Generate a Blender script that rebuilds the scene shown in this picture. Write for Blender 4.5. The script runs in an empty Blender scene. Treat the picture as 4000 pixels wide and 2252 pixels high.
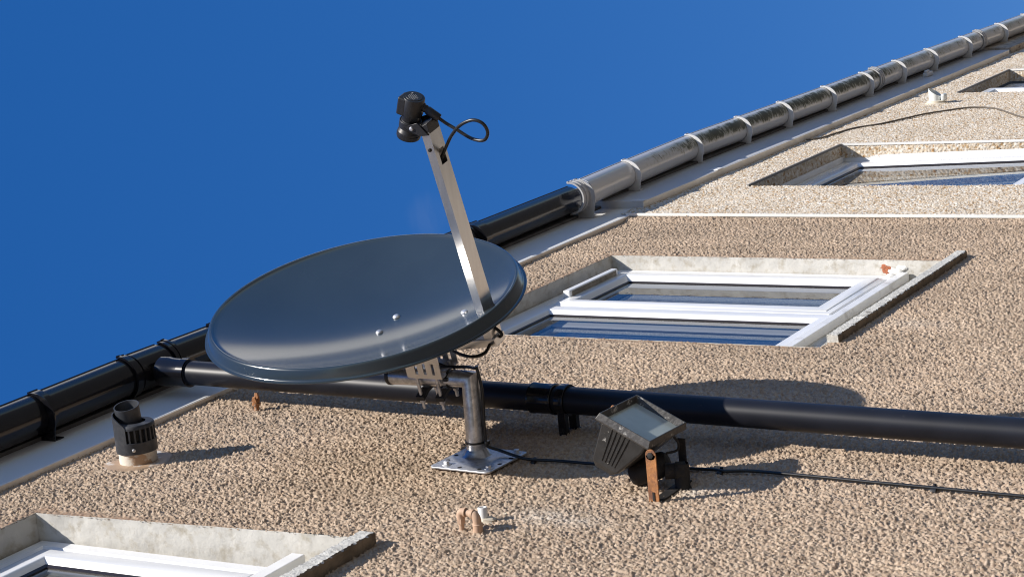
import bpy, math, random
import numpy as np
from mathutils import Vector, Matrix

sc = bpy.context.scene
COL = sc.collection
R = math.radians

# ------------------------------------------------------------------ camera
cam_d = bpy.data.cameras.new("camera")
cam = bpy.data.objects.new("camera", cam_d)
COL.objects.link(cam)
right = Vector((0.5028061, 0.0934773, -0.8593300))
down = Vector((-0.2213576, 0.9749103, -0.0234693))
fwd = Vector((0.8355758, 0.2020198, 0.5108827))
M = Matrix.Identity(4)
for i in range(3):
    M[i][0] = right[i]; M[i][1] = -down[i]; M[i][2] = -fwd[i]
M[0][3], M[1][3], M[2][3] = 0.0, -1.3672, 1.6
cam.matrix_world = M
cam_d.sensor_width = 36.0
cam_d.lens = 70.284
cam_d.clip_start = 0.05
cam_d.clip_end = 3000
sc.camera = cam

# ------------------------------------------------------------------ light
SUN_TO = Vector((-0.49406, -0.47372, 0.72903)).normalized()
elev = math.asin(SUN_TO.z)
azim = math.atan2(SUN_TO.x, SUN_TO.y)
world = bpy.data.worlds.new("World")
sc.world = world
world.use_nodes = True
wn = world.node_tree.nodes
bg = wn["Background"]
sky = wn.new("ShaderNodeTexSky")
sky.sky_type = 'NISHITA'
sky.sun_disc = False
sky.sun_elevation = elev
sky.sun_rotation = azim
sky.altitude = 0
sky.air_density = 1.0
sky.dust_density = 0.0
sky.ozone_density = 8.0
hs = wn.new("ShaderNodeHueSaturation")          # the deep polarised blue of that day's sky
hs.inputs['Hue'].default_value = 0.52
hs.inputs['Saturation'].default_value = 1.72
hs.inputs['Value'].default_value = 2.12
gm = wn.new("ShaderNodeGamma")
gm.inputs['Gamma'].default_value = 0.52
world.node_tree.links.new(sky.outputs[0], gm.inputs['Color'])
world.node_tree.links.new(gm.outputs[0], hs.inputs['Color'])
WL = world.node_tree.links
# unseen cloud patch, added out of view so the dish reflects a pale band
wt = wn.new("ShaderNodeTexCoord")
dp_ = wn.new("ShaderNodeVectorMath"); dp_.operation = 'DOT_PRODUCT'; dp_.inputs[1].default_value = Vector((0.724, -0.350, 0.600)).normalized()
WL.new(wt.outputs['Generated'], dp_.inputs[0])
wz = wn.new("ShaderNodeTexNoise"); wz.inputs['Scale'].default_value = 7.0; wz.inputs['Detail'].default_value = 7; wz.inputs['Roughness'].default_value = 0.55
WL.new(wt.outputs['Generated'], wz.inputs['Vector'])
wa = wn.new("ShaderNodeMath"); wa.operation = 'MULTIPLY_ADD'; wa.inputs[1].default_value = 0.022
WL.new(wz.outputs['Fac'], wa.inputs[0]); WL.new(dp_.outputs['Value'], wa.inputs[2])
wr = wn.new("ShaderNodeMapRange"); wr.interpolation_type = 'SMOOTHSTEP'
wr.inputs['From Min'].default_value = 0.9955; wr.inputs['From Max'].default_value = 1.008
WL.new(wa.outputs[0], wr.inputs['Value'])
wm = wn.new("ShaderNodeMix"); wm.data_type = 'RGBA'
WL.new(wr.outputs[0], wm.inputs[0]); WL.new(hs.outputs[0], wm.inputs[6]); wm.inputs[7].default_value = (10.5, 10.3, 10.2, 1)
# a last thread of vapour near the dish arm
wd = wn.new("ShaderNodeVectorMath"); wd.operation = 'DOT_PRODUCT'
wd.inputs[1].default_value = (right * (1680 - 2000) + down * (840 - 1126) + fwd * 7809).normalized()
WL.new(wt.outputs['Generated'], wd.inputs[0])
w2 = wn.new("ShaderNodeMapRange"); w2.interpolation_type = 'SMOOTHSTEP'
w2.inputs['From Min'].default_value = 0.99990; w2.inputs['From Max'].default_value = 1.0; w2.inputs['To Max'].default_value = 0.035
WL.new(wd.outputs['Value'], w2.inputs['Value'])
w3n = wn.new("ShaderNodeTexNoise"); w3n.inputs['Scale'].default_value = 60; w3n.inputs['Detail'].default_value = 4
wmp = wn.new("ShaderNodeMapping"); wmp.inputs['Rotation'].default_value = (0, 0.5, 0.25); wmp.inputs['Scale'].default_value = (1.6, 0.25, 1.6)
WL.new(wt.outputs['Generated'], wmp.inputs['Vector']); WL.new(wmp.outputs[0], w3n.inputs['Vector'])
w4 = wn.new("ShaderNodeMapRange"); w4.inputs['From Min'].default_value = 0.42; w4.inputs['From Max'].default_value = 0.62
WL.new(w3n.outputs['Fac'], w4.inputs['Value'])
w5 = wn.new("ShaderNodeMath"); w5.operation = 'MULTIPLY'
WL.new(w2.outputs[0], w5.inputs[0]); WL.new(w4.outputs[0], w5.inputs[1])
w6 = wn.new("ShaderNodeMix"); w6.data_type = 'RGBA'
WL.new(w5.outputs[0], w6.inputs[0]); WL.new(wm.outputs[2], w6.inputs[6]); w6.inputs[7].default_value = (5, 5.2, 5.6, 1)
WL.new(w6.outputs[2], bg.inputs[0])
bg.inputs[1].default_value = 0.085
sl = bpy.data.lights.new("sun", 'SUN')
sl.energy = 5.0
sl.angle = R(0.53)
sl.color = (1.0, 0.94, 0.86)
sun = bpy.data.objects.new("sun", sl)
COL.objects.link(sun)
sun.rotation_euler = (-SUN_TO).to_track_quat('-Z', 'Y').to_euler()
sun.location = SUN_TO * 30
sc.view_settings.view_transform = 'Standard'
sc.view_settings.look = 'None'
sc.view_settings.exposure = 0.45
sc.view_settings.gamma = 1.0
sc.view_settings.use_curve_mapping = False
sc.cycles.max_bounces = 8
sc.cycles.use_denoising = True
sc.cycles.filter_width = 1.1
sc.cycles.sample_clamp_indirect = 6

# ------------------------------------------------------------------ materials
def mat(name, col, rough=0.6, metal=0.0, var=0.0, vscale=8.0, col2=None, thresh=(0.4, 0.65), c2scale=6.0,
        bump=0.0, bscale=60.0, spec=0.5, coat=0.0, stretch=None, rough2=None, ior=None):
    m = bpy.data.materials.new(name)
    m.use_nodes = True
    nt = m.node_tree; N = nt.nodes; L = nt.links
    b = N["Principled BSDF"]
    b.inputs['Base Color'].default_value = (*col, 1)
    b.inputs['Roughness'].default_value = rough
    b.inputs['Metallic'].default_value = metal
    b.inputs['Specular IOR Level'].default_value = spec
    if ior: b.inputs['IOR'].default_value = ior
    b.inputs['Coat Weight'].default_value = coat
    b.inputs['Coat Roughness'].default_value = 0.10
    tc = N.new("ShaderNodeTexCoord")
    vec = tc.outputs['Object']
    if stretch:
        mp = N.new("ShaderNodeMapping"); mp.inputs['Scale'].default_value = stretch
        L.new(vec, mp.inputs['Vector']); vec = mp.outputs['Vector']
    cur = None
    if var > 0:
        nz = N.new("ShaderNodeTexNoise"); nz.inputs['Scale'].default_value = vscale; nz.inputs['Detail'].default_value = 6
        L.new(vec, nz.inputs['Vector'])
        mr = N.new("ShaderNodeMapRange"); mr.inputs['From Min'].default_value = 0.3; mr.inputs['From Max'].default_value = 0.7
        mr.inputs['To Min'].default_value = 1 - var; mr.inputs['To Max'].default_value = 1 + var
        L.new(nz.outputs['Fac'], mr.inputs['Value'])
        mx = N.new("ShaderNodeMix"); mx.data_type = 'RGBA'; mx.blend_type = 'MULTIPLY'; mx.inputs[0].default_value = 1
        mx.inputs[6].default_value = (*col, 1)
        L.new(mr.outputs[0], mx.inputs[7]); cur = mx.outputs[2]
        L.new(cur, b.inputs['Base Color'])
    if col2 is not None:
        n2 = N.new("ShaderNodeTexNoise"); n2.inputs['Scale'].default_value = c2scale; n2.inputs['Detail'].default_value = 8
        n2.inputs['Roughness'].default_value = 0.65
        L.new(vec, n2.inputs['Vector'])
        r2 = N.new("ShaderNodeMapRange"); r2.inputs['From Min'].default_value = thresh[0]; r2.inputs['From Max'].default_value = thresh[1]
        L.new(n2.outputs['Fac'], r2.inputs['Value'])
        mx2 = N.new("ShaderNodeMix"); mx2.data_type = 'RGBA'
        L.new(r2.outputs[0], mx2.inputs[0])
        if cur is not None: L.new(cur, mx2.inputs[6])
        else: mx2.inputs[6].default_value = (*col, 1)
        mx2.inputs[7].default_value = (*col2, 1)
        L.new(mx2.outputs[2], b.inputs['Base Color'])
        if rough2 is not None:
            rr = N.new("ShaderNodeMapRange"); rr.inputs['To Min'].default_value = rough; rr.inputs['To Max'].default_value = rough2
            L.new(r2.outputs[0], rr.inputs['Value']); L.new(rr.outputs[0], b.inputs['Roughness'])
            if metal > 0:
                mm = N.new("ShaderNodeMapRange"); mm.inputs['To Min'].default_value = metal; mm.inputs['To Max'].default_value = 0.0
                L.new(r2.outputs[0], mm.inputs['Value']); L.new(mm.outputs[0], b.inputs['Metallic'])
    if bump > 0:
        n3 = N.new("ShaderNodeTexNoise"); n3.inputs['Scale'].default_value = bscale; n3.inputs['Detail'].default_value = 5
        L.new(vec, n3.inputs['Vector'])
        bp = N.new("ShaderNodeBump"); bp.inputs['Strength'].default_value = bump; bp.inputs['Distance'].default_value = 0.004
        L.new(n3.outputs['Fac'], bp.inputs['Height']); L.new(bp.outputs[0], b.inputs['Normal'])
    return m

def chip_mat(name, stops, rough=0.9, patch=0.12, dirt=None):
    """stone chips: a colour per chip from the mesh attribute 'tone', patchy weathering on top"""
    m = bpy.data.materials.new(name); m.use_nodes = True
    nt = m.node_tree; N = nt.nodes; L = nt.links; b = N["Principled BSDF"]
    b.inputs['Roughness'].default_value = rough; b.inputs['Specular IOR Level'].default_value = 0.25
    at = N.new("ShaderNodeAttribute"); at.attribute_name = "tone"
    cr = N.new("ShaderNodeValToRGB"); cr.color_ramp.interpolation = 'LINEAR'
    e = cr.color_ramp.elements
    while len(e) < len(stops): e.new(0.5)
    for i, (p, c) in enumerate(stops):
        e[i].position = p; e[i].color = (*c, 1)
    L.new(at.outputs['Fac'], cr.inputs[0])
    tc = N.new("ShaderNodeTexCoord")
    nz = N.new("ShaderNodeTexNoise"); nz.inputs['Scale'].default_value = 2.3; nz.inputs['Detail'].default_value = 7
    L.new(tc.outputs['Object'], nz.inputs['Vector'])
    mr = N.new("ShaderNodeMapRange"); mr.inputs['From Min'].default_value = 0.3; mr.inputs['From Max'].default_value = 0.7
    mr.inputs['To Min'].default_value = 1 - patch; mr.inputs['To Max'].default_value = 1 + patch
    L.new(nz.outputs['Fac'], mr.inputs['Value'])
    mx = N.new("ShaderNodeMix"); mx.data_type = 'RGBA'; mx.blend_type = 'MULTIPLY'; mx.inputs[0].default_value = 1
    L.new(cr.outputs[0], mx.inputs[6]); L.new(mr.outputs[0], mx.inputs[7])
    out = mx.outputs[2]
    if dirt:
        n5 = N.new("ShaderNodeTexNoise"); n5.inputs['Scale'].default_value = 70; n5.inputs['Detail'].default_value = 4
        L.new(tc.outputs['Object'], n5.inputs['Vector'])
        for nm, colr, lo in (('pale', (0.60, 0.57, 0.52), .3), ('grime', dirt, .2)):
            a2 = N.new("ShaderNodeAttribute"); a2.attribute_name = nm
            mm = N.new("ShaderNodeMath"); mm.operation = 'MULTIPLY'; mm.use_clamp = True
            r5 = N.new("ShaderNodeMapRange"); r5.inputs['From Min'].default_value = 0.35; r5.inputs['From Max'].default_value = 0.65; r5.inputs['To Min'].default_value = lo
            L.new(n5.outputs['Fac'], r5.inputs['Value']); L.new(r5.outputs[0], mm.inputs[0]); L.new(a2.outputs['Fac'], mm.inputs[1])
            m5 = N.new("ShaderNodeMix"); m5.data_type = 'RGBA'
            L.new(mm.outputs[0], m5.inputs[0]); L.new(out, m5.inputs[6]); m5.inputs[7].default_value = (*colr, 1)
            out = m5.outputs[2]
        # rain-washed vertical streaks
        mp = N.new("ShaderNodeMapping"); mp.inputs['Scale'].default_value = (5.5, 1, 0.55)
        L.new(tc.outputs['Object'], mp.inputs['Vector'])
        n6 = N.new("ShaderNodeTexNoise"); n6.inputs['Scale'].default_value = 1.6; n6.inputs['Detail'].default_value = 6
        L.new(mp.outputs[0], n6.inputs['Vector'])
        r6 = N.new("ShaderNodeMapRange"); r6.inputs['From Min'].default_value = 0.35; r6.inputs['From Max'].default_value = 0.65
        r6.inputs['To Min'].default_value = 0.90; r6.inputs['To Max'].default_value = 1.07
        L.new(n6.outputs['Fac'], r6.inputs['Value'])
        m6 = N.new("ShaderNodeMix"); m6.data_type = 'RGBA'; m6.blend_type = 'MULTIPLY'; m6.inputs[0].default_value = 1
        L.new(out, m6.inputs[6]); L.new(r6.outputs[0], m6.inputs[7]); out = m6.outputs[2]
    L.new(out, b.inputs['Base Color'])
    return m

MT = {}
MT['tan'] = chip_mat("tan_roughcast", [(0.0, (0.29, 0.205, 0.143)), (0.5, (0.435, 0.332, 0.242)), (1.0, (0.53, 0.422, 0.318))], patch=0.10, dirt=(0.27, 0.165, 0.105))
MT['cream'] = chip_mat("cream_pebble_dash", [(0.0, (0.30, 0.16, 0.07)), (0.10, (0.47, 0.33, 0.19)), (0.25, (0.56, 0.46, 0.34)),
                                            (0.6, (0.62, 0.54, 0.44)), (1.0, (0.76, 0.72, 0.65))], patch=0.06)
MT['plaster'] = mat("painted_plaster", (0.53, 0.515, 0.475), 0.85, var=0.12, vscale=14, col2=(0.36, 0.32, 0.25), thresh=(0.50, 0.72), c2scale=26, bump=0.6, bscale=45)
MT['upvc'] = mat("white_upvc", (0.77, 0.78, 0.79), 0.22, var=0.03, vscale=5, spec=0.5)
MT['upvc_dull'] = mat("weathered_white_upvc", (0.80, 0.80, 0.79), 0.28, var=0.06, vscale=9, col2=(0.40, 0.37, 0.32), thresh=(0.6, 0.8), c2scale=12)
MT['soffit'] = mat("soffit_upvc", (0.86, 0.80, 0.71), 0.4, var=0.08, vscale=12, col2=(0.45, 0.38, 0.29), thresh=(0.72, 0.85), c2scale=18)
MT['fascia'] = mat("white_fascia_board", (0.82, 0.82, 0.81), 0.25, var=0.03, vscale=3)
MT['oldfascia'] = mat("dulled_fascia_board", (0.52, 0.53, 0.55), 0.3, var=0.04, vscale=3)
MT['gasket'] = mat("black_gasket", (0.012, 0.008, 0.010), 0.5)
MT['black'] = mat("black_plastic", (0.007, 0.007, 0.009), 0.16, var=0.25, vscale=9, col2=(0.05, 0.045, 0.04), thresh=(0.62, 0.85), c2scale=14, rough2=0.5)
MT['blackpipe'] = mat("black_downpipe_plastic", (0.010, 0.011, 0.016), 0.40, var=0.25, vscale=9, spec=0.25, col2=(0.04, 0.04, 0.042), thresh=(0.64, 0.8), c2scale=22, rough2=0.5)
MT['rubber'] = mat("black_cable", (0.012, 0.012, 0.012), 0.38)
MT['lnb'] = mat("lnb_plastic", (0.014, 0.014, 0.016), 0.45, var=0.15, vscale=20)
MT['galv'] = mat("galvanised_steel", (0.62, 0.63, 0.65), 0.34, 0.9, var=0.22, vscale=45, col2=(0.40, 0.41, 0.42), thresh=(0.45, 0.6), c2scale=30, bump=0.15, bscale=90)
MT['zinc'] = mat("bright_zinc", (0.66, 0.67, 0.69), 0.48, 0.85, var=0.16, vscale=35, col2=(0.44, 0.44, 0.45), thresh=(0.5, 0.62), c2scale=40)
MT['alu'] = mat("brushed_arm_steel", (0.74, 0.73, 0.71), 0.30, 1.0, var=0.06, vscale=60, stretch=(1, 0.08, 1))
MT['dish'] = mat("anthracite_dish_paint", (0.026, 0.037, 0.045), 0.21, var=0.10, vscale=5, coat=0.45, spec=0.6)
MT['concrete'] = mat("painted_concrete", (0.55, 0.54, 0.50), 0.9, var=0.12, vscale=30, col2=(0.22, 0.20, 0.17), thresh=(0.57, 0.68), c2scale=26, bump=0.8, bscale=120)
MT['concrete_brown'] = mat("brown_concrete", (0.20, 0.16, 0.115), 0.95, var=0.3, vscale=30, bump=0.8, bscale=80)
MT['brick'] = mat("exposed_red_brick", (0.34, 0.115, 0.055), 0.9, var=0.4, vscale=90, bump=0.8, bscale=140)
MT['filler'] = mat("white_filler", (0.78, 0.77, 0.73), 0.9, bump=0.5, bscale=80)
MT['greygutter'] = None
MT['union'] = mat("grey_union_clip", (0.42, 0.42, 0.42), 0.4, var=0.1, vscale=20)
MT['bracket'] = mat("white_gutter_bracket", (0.62, 0.62, 0.62), 0.4, var=0.05, vscale=20, col2=(0.35, 0.35, 0.32), thresh=(0.6, 0.8), c2scale=30)
MT['fluepl'] = mat("weathered_flue_plastic", (0.028, 0.031, 0.038), 0.5, var=0.18, vscale=30, col2=(0.065, 0.067, 0.074), thresh=(0.5, 0.7), c2scale=25)
MT['dark'] = mat("dark_inside", (0.006, 0.006, 0.007), 0.8)
MT['fluewhite'] = mat("painted_flue_pipe", (0.66, 0.61, 0.53), 0.7, col2=(0.44, 0.29, 0.18), thresh=(0.47, 0.54), c2scale=16, bump=0.3, bscale=60)
MT['sealant'] = mat("tan_sealant", (0.40, 0.28, 0.185), 0.55, var=0.15, vscale=20, col2=(0.60, 0.57, 0.53), thresh=(0.54, 0.62), c2scale=22, bump=0.3, bscale=50)
MT['tanpaint'] = mat("tan_painted_pipe", (0.50, 0.34, 0.235), 0.7, var=0.12, vscale=50)
MT['whitepl'] = mat("white_overflow_plastic", (0.76, 0.76, 0.75), 0.45, col2=(0.40, 0.33, 0.26), thresh=(0.62, 0.7), c2scale=45)
MT['lamp'] = mat("weathered_black_aluminium", (0.036, 0.035, 0.034), 0.36, 0.2, var=0.2, vscale=30, col2=(0.52, 0.50, 0.46), thresh=(0.635, 0.70), c2scale=26, rough2=0.8, bump=0.3, bscale=70)
MT['bezel'] = mat("flaking_bezel_paint", (0.070, 0.066, 0.062), 0.42, 0.2, var=0.25, vscale=30, col2=(0.55, 0.54, 0.50), thresh=(0.585, 0.65), c2scale=34, rough2=0.8, bump=0.4, bscale=80)
MT['lampdark'] = mat("sooty_lamp_metal", (0.020, 0.019, 0.019), 0.7, 0.2, var=0.3, vscale=30, col2=(0.085, 0.065, 0.05), thresh=(0.55, 0.75), c2scale=40)
MT['rust'] = mat("rusty_strap", (0.43, 0.19, 0.07), 0.85, 0.0, var=0.3, vscale=40, col2=(0.16, 0.075, 0.045), thresh=(0.46, 0.60), c2scale=28, bump=0.3, bscale=120)
MT['rustbolt'] = mat("rusty_bolt", (0.30, 0.13, 0.05), 0.8, 0.0, col2=(0.6, 0.5, 0.4), thresh=(0.52, 0.6), c2scale=60)
MT['roof'] = mat("slate_roof", (0.09, 0.09, 0.10), 0.8, var=0.2, vscale=5)
MT['ground'] = mat("asphalt", (0.065, 0.062, 0.058), 0.9, var=0.12, vscale=0.8, col2=(0.05, 0.05, 0.048), thresh=(0.5, 0.7), c2scale=0.4)
MT['room'] = mat("dim_room", (0.10, 0.095, 0.09), 0.9)
MT['ventslot'] = mat("brown_vent_slot", (0.24, 0.21, 0.17), 0.9, var=0.3, vscale=40)
MT['eaves'] = mat("painted_gutter_shade", (0.10, 0.092, 0.085), 0.8, var=0.3, vscale=20)  # dark colour painting the shade next to the gutters
MT['oldwood'] = mat("peeling_fascia_wood", (0.42, 0.36, 0.29), 0.8, var=0.25, vscale=30, col2=(0.16, 0.11, 0.08), thresh=(0.5, 0.65), c2scale=20)
MT['print'] = mat("label_print", (0.35, 0.35, 0.35), 0.6)
MT['bead'] = mat("white_render_bead", (0.78, 0.77, 0.74), 0.5, var=0.05, vscale=20)
MT['greybead'] = mat("grey_render_bead", (0.20, 0.19, 0.18), 0.6)
MT['thinwire'] = mat("grey_brown_wire", (0.11, 0.09, 0.07), 0.6)
MT['vent'] = mat("white_vent_plastic", (0.72, 0.75, 0.74), 0.35)
MT['ventbase'] = mat("cream_sealing_collar", (0.62, 0.55, 0.44), 0.7)

# grey gutter: pvc gone dull with dark algae runs on its outer flank
def make_grey_gutter():
    m = bpy.data.materials.new("mossy_grey_gutter"); m.use_nodes = True
    nt = m.node_tree; N = nt.nodes; L = nt.links; b = N["Principled BSDF"]
    tc = N.new("ShaderNodeTexCoord")
    at = N.new("ShaderNodeAttribute"); at.attribute_name = "band"      # where rain overflows and algae grow: middle of the flank
    mp = N.new("ShaderNodeMapping"); mp.inputs['Scale'].default_value = (1.0, 0.5, 0.5); mp.inputs['Rotation'].default_value = (0, R(25), 0)
    L.new(tc.outputs['Object'], mp.inputs['Vector'])
    n1 = N.new("ShaderNodeTexNoise"); n1.inputs['Scale'].default_value = 60; n1.inputs['Detail'].default_value = 9; n1.inputs['Roughness'].default_value = 0.72
    n1.inputs['Distortion'].default_value = 0.8
    L.new(mp.outputs[0], n1.inputs['Vector'])
    n0 = N.new("ShaderNodeTexNoise"); n0.inputs['Scale'].default_value = 9; n0.inputs['Detail'].default_value = 5
    L.new(mp.outputs[0], n0.inputs['Vector'])
    a1 = N.new("ShaderNodeMath"); a1.operation = 'MULTIPLY_ADD'; a1.inputs[1].default_value = 0.35
    L.new(at.outputs['Fac'], a1.inputs[0]); L.new(n1.outputs['Fac'], a1.inputs[2])
    a2 = N.new("ShaderNodeMath"); a2.operation = 'MULTIPLY_ADD'; a2.inputs[1].default_value = 0.35
    L.new(n0.outputs['Fac'], a2.inputs[0]); L.new(a1.outputs[0], a2.inputs[2])
    cr = N.new("ShaderNodeValToRGB"); e = cr.color_ramp.elements
    e[0].position = 0.80; e[0].color = (0.56, 0.56, 0.56, 1)
    e[1].position = 1.0; e[1].color = (0.06, 0.061, 0.042, 1)
    x = e.new(0.89); x.color = (0.34, 0.33, 0.28, 1)
    x = e.new(0.95); x.color = (0.12, 0.12, 0.08, 1)
    L.new(a2.outputs[0], cr.inputs[0]); L.new(cr.outputs[0], b.inputs['Base Color'])
    rr = N.new("ShaderNodeMapRange"); rr.inputs['From Min'].default_value = 0.78; rr.inputs['From Max'].default_value = 1.0
    rr.inputs['To Min'].default_value = 0.17; rr.inputs['To Max'].default_value = 0.5
    L.new(a2.outputs[0], rr.inputs['Value']); L.new(rr.outputs[0], b.inputs['Roughness'])
    b.inputs['Specular IOR Level'].default_value = 0.45
    return m
MT['greygutter'] = make_grey_gutter()

# window glass: clear outer pane over a darker inner pane, so reflections double as in real double glazing
def make_glass(name):
    m = bpy.data.materials.new(name); m.use_nodes = True
    nt = m.node_tree; N = nt.nodes; L = nt.links
    out = N["Material Output"]; N.remove(N["Principled BSDF"])
    lw = N.new("ShaderNodeLayerWeight")
    pw = N.new("ShaderNodeMath"); pw.operation = 'POWER'; pw.inputs[1].default_value = 4.3
    L.new(lw.outputs['Facing'], pw.inputs[0])
    fr = N.new("ShaderNodeMath"); fr.operation = 'MULTIPLY_ADD'; fr.inputs[1].default_value = 0.92; fr.inputs[2].default_value = 0.06
    L.new(pw.outputs[0], fr.inputs[0])
    tr = N.new("ShaderNodeBsdfTransparent"); tr.inputs[0].default_value = (0.93, 0.96, 0.95, 1)
    gl = N.new("ShaderNodeBsdfGlossy"); gl.inputs['Roughness'].default_value = 0.0
    mx = N.new("ShaderNodeMixShader")
    L.new(fr.outputs[0], mx.inputs[0]); L.new(tr.outputs[0], mx.inputs[1]); L.new(gl.outputs[0], mx.inputs[2])
    L.new(mx.outputs[0], out.inputs[0])
    return m
MT['glass'] = make_glass("window_glass")
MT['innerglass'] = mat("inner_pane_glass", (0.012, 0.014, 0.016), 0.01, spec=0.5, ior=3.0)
MT['lampglass'] = mat("dusty_lamp_glass", (0.42, 0.46, 0.43), 0.20, var=0.15, vscale=12, spec=0.6)

# ------------------------------------------------------------------ mesh building
class MB:
    def __init__(self):
        self.v = []; self.f = []; self.band = None
    def add(self, vs, fs):
        o = len(self.v)
        self.v += [tuple(p) for p in vs]
        self.f += [tuple(i + o for i in f) for f in fs]
        return self
    def box(self, a, b, fr=None):
        """box between corners a and b, optionally in frame fr=(origin, ex, ey, ez)"""
        x0, y0, z0 = a; x1, y1, z1 = b
        vs = [(x0, y0, z0), (x1, y0, z0), (x1, y1, z0), (x0, y1, z0), (x0, y0, z1), (x1, y0, z1), (x1, y1, z1), (x0, y1, z1)]
        if fr: vs = [xf(fr, p) for p in vs]
        return self.add(vs, [(0, 3, 2, 1), (4, 5, 6, 7), (0, 1, 5, 4), (1, 2, 6, 5), (2, 3, 7, 6), (3, 0, 4, 7)])
    def hexa(self, vs):
        return self.add(vs, [(0, 3, 2, 1), (4, 5, 6, 7), (0, 1, 5, 4), (1, 2, 6, 5), (2, 3, 7, 6), (3, 0, 4, 7)])
    def tube(self, path, r, n=16, cap=True):
        path = [Vector(p) for p in path]
        rs = r if isinstance(r, (list, tuple)) else [r] * len(path)
        t0 = (path[1] - path[0]).normalized()
        up = Vector((0, 0, 1)) if abs(t0.z) < 0.9 else Vector((1, 0, 0))
        nrm = (up - t0 * up.dot(t0)).normalized()
        vs = []; prev = t0
        for i, p in enumerate(path):
            if i == 0: t = t0
            elif i == len(path) - 1: t = (path[i] - path[i - 1]).normalized()
            else: t = ((path[i + 1] - p).normalized() + (p - path[i - 1]).normalized()).normalized()
            nrm = (nrm - t * nrm.dot(t)).normalized(); bi = t.cross(nrm)
            for k in range(n):
                a = 2 * math.pi * k / n
                vs.append(p + (nrm * math.cos(a) + bi * math.sin(a)) * rs[i])
        fs = []
        for i in range(len(path) - 1):
            for k in range(n):
                fs.append((i * n + k, i * n + (k + 1) % n, (i + 1) * n + (k + 1) % n, (i + 1) * n + k))
        if cap:
            fs.append(tuple(reversed(range(n)))); fs.append(tuple((len(path) - 1) * n + k for k in range(n)))
        return self.add(vs, fs)
    def lathe(self, o, axis, prof, n=32, closed=False, ref=None):
        """prof: list of (radius, height along axis)"""
        o = Vector(o); ax = Vector(axis).normalized()
        rf = Vector(ref) if ref else (Vector((0, 0, 1)) if abs(ax.z) < 0.9 else Vector((1, 0, 0)))
        e1 = (rf - ax * rf.dot(ax)).normalized(); e2 = ax.cross(e1)
        vs = []
        for (r, h) in prof:
            for k in range(n):
                a = 2 * math.pi * k / n
                vs.append(o + ax * h + (e1 * math.cos(a) + e2 * math.sin(a)) * max(r, 1e-5))
        fs = []
        P = len(prof)
        for i in range(P if closed else P - 1):
            j = (i + 1) % P
            for k in range(n):
                fs.append((i * n + k, i * n + (k + 1) % n, j * n + (k + 1) % n, j * n + k))
        return self.add(vs, fs)
    def ring(self, x0, x1, z0, z1, prof, fr=None):
        """mitred rectangular frame; prof = list of (inset, y), swept round the four sides"""
        vs = []
        for (i, y) in prof:
            vs += [(x0 + i, y, z0 + i), (x1 - i, y, z0 + i), (x1 - i, y, z1 - i), (x0 + i, y, z1 - i)]
        if fr: vs = [xf(fr, p) for p in vs]
        fs = []
        for a in range(len(prof) - 1):
            for k in range(4):
                fs.append((a * 4 + k, a * 4 + (k + 1) % 4, a * 4 + 4 + (k + 1) % 4, a * 4 + 4 + k))
        return self.add(vs, fs)
    def build(self, name, m, parent=None, base=None, smooth=None, bevel=0.0, loc=None, mats=None):
        base = Vector(base) if base is not None else (BASE.get(parent.name, Vector((0, 0, 0))) if parent else Vector((0, 0, 0)))
        me = bpy.data.meshes.new(name)
        me.from_pydata([(p[0] - base.x, p[1] - base.y, p[2] - base.z) for p in self.v], [], self.f)
        me.materials.append(m)
        for e in (mats or []): me.materials.append(e)
        o = bpy.data.objects.new(name, me)
        COL.objects.link(o)
        if parent: o.parent = parent
        else: o.location = base
        BASE[o.name] = base
        import bmesh
        bmx = bmesh.new(); bmx.from_mesh(me); bmesh.ops.recalc_face_normals(bmx, faces=bmx.faces); bmx.to_mesh(me); bmx.free()
        if smooth:
            me.polygons.foreach_set('use_smooth', [True] * len(me.polygons))
            me.set_sharp_from_angle(angle=R(smooth))
        if bevel:
            bv = o.modifiers.new('bevel', 'BEVEL'); bv.width = bevel; bv.segments = 2; bv.limit_method = 'ANGLE'; bv.angle_limit = R(40)
        return o
BASE = {}
def xf(fr, p):
    return Vector(fr[0]) + Vector(fr[1]) * p[0] + Vector(fr[2]) * p[1] + Vector(fr[3]) * p[2]

def tag(o, label=None, cat=None, group=None, kind=None):
    if label: o['label'] = label
    if cat: o['category'] = cat
    if group: o['group'] = group
    if kind: o['kind'] = kind
    return o
def thing(name, base, label, cat, group=None):
    o = bpy.data.objects.new(name, None)
    o.empty_display_size = 0.1
    COL.objects.link(o); o.location = base
    BASE[o.name] = Vector(base)
    return tag(o, label, cat, group)

def smooth_path(pts, sub=8):
    P = [Vector(p) for p in pts]
    P = [P[0] * 2 - P[1]] + P + [P[-1] * 2 - P[-2]]
    out = []
    for i in range(1, len(P) - 2):
        for s in range(sub):
            t = s / sub
            a, b, c, d = P[i - 1], P[i], P[i + 1], P[i + 2]
            out.append(0.5 * ((2 * b) + (c - a) * t + (2 * a - 5 * b + 4 * c - d) * t * t + (3 * b - a - 3 * c + d) * t ** 3))
    out.append(P[-2])
    return out

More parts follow.
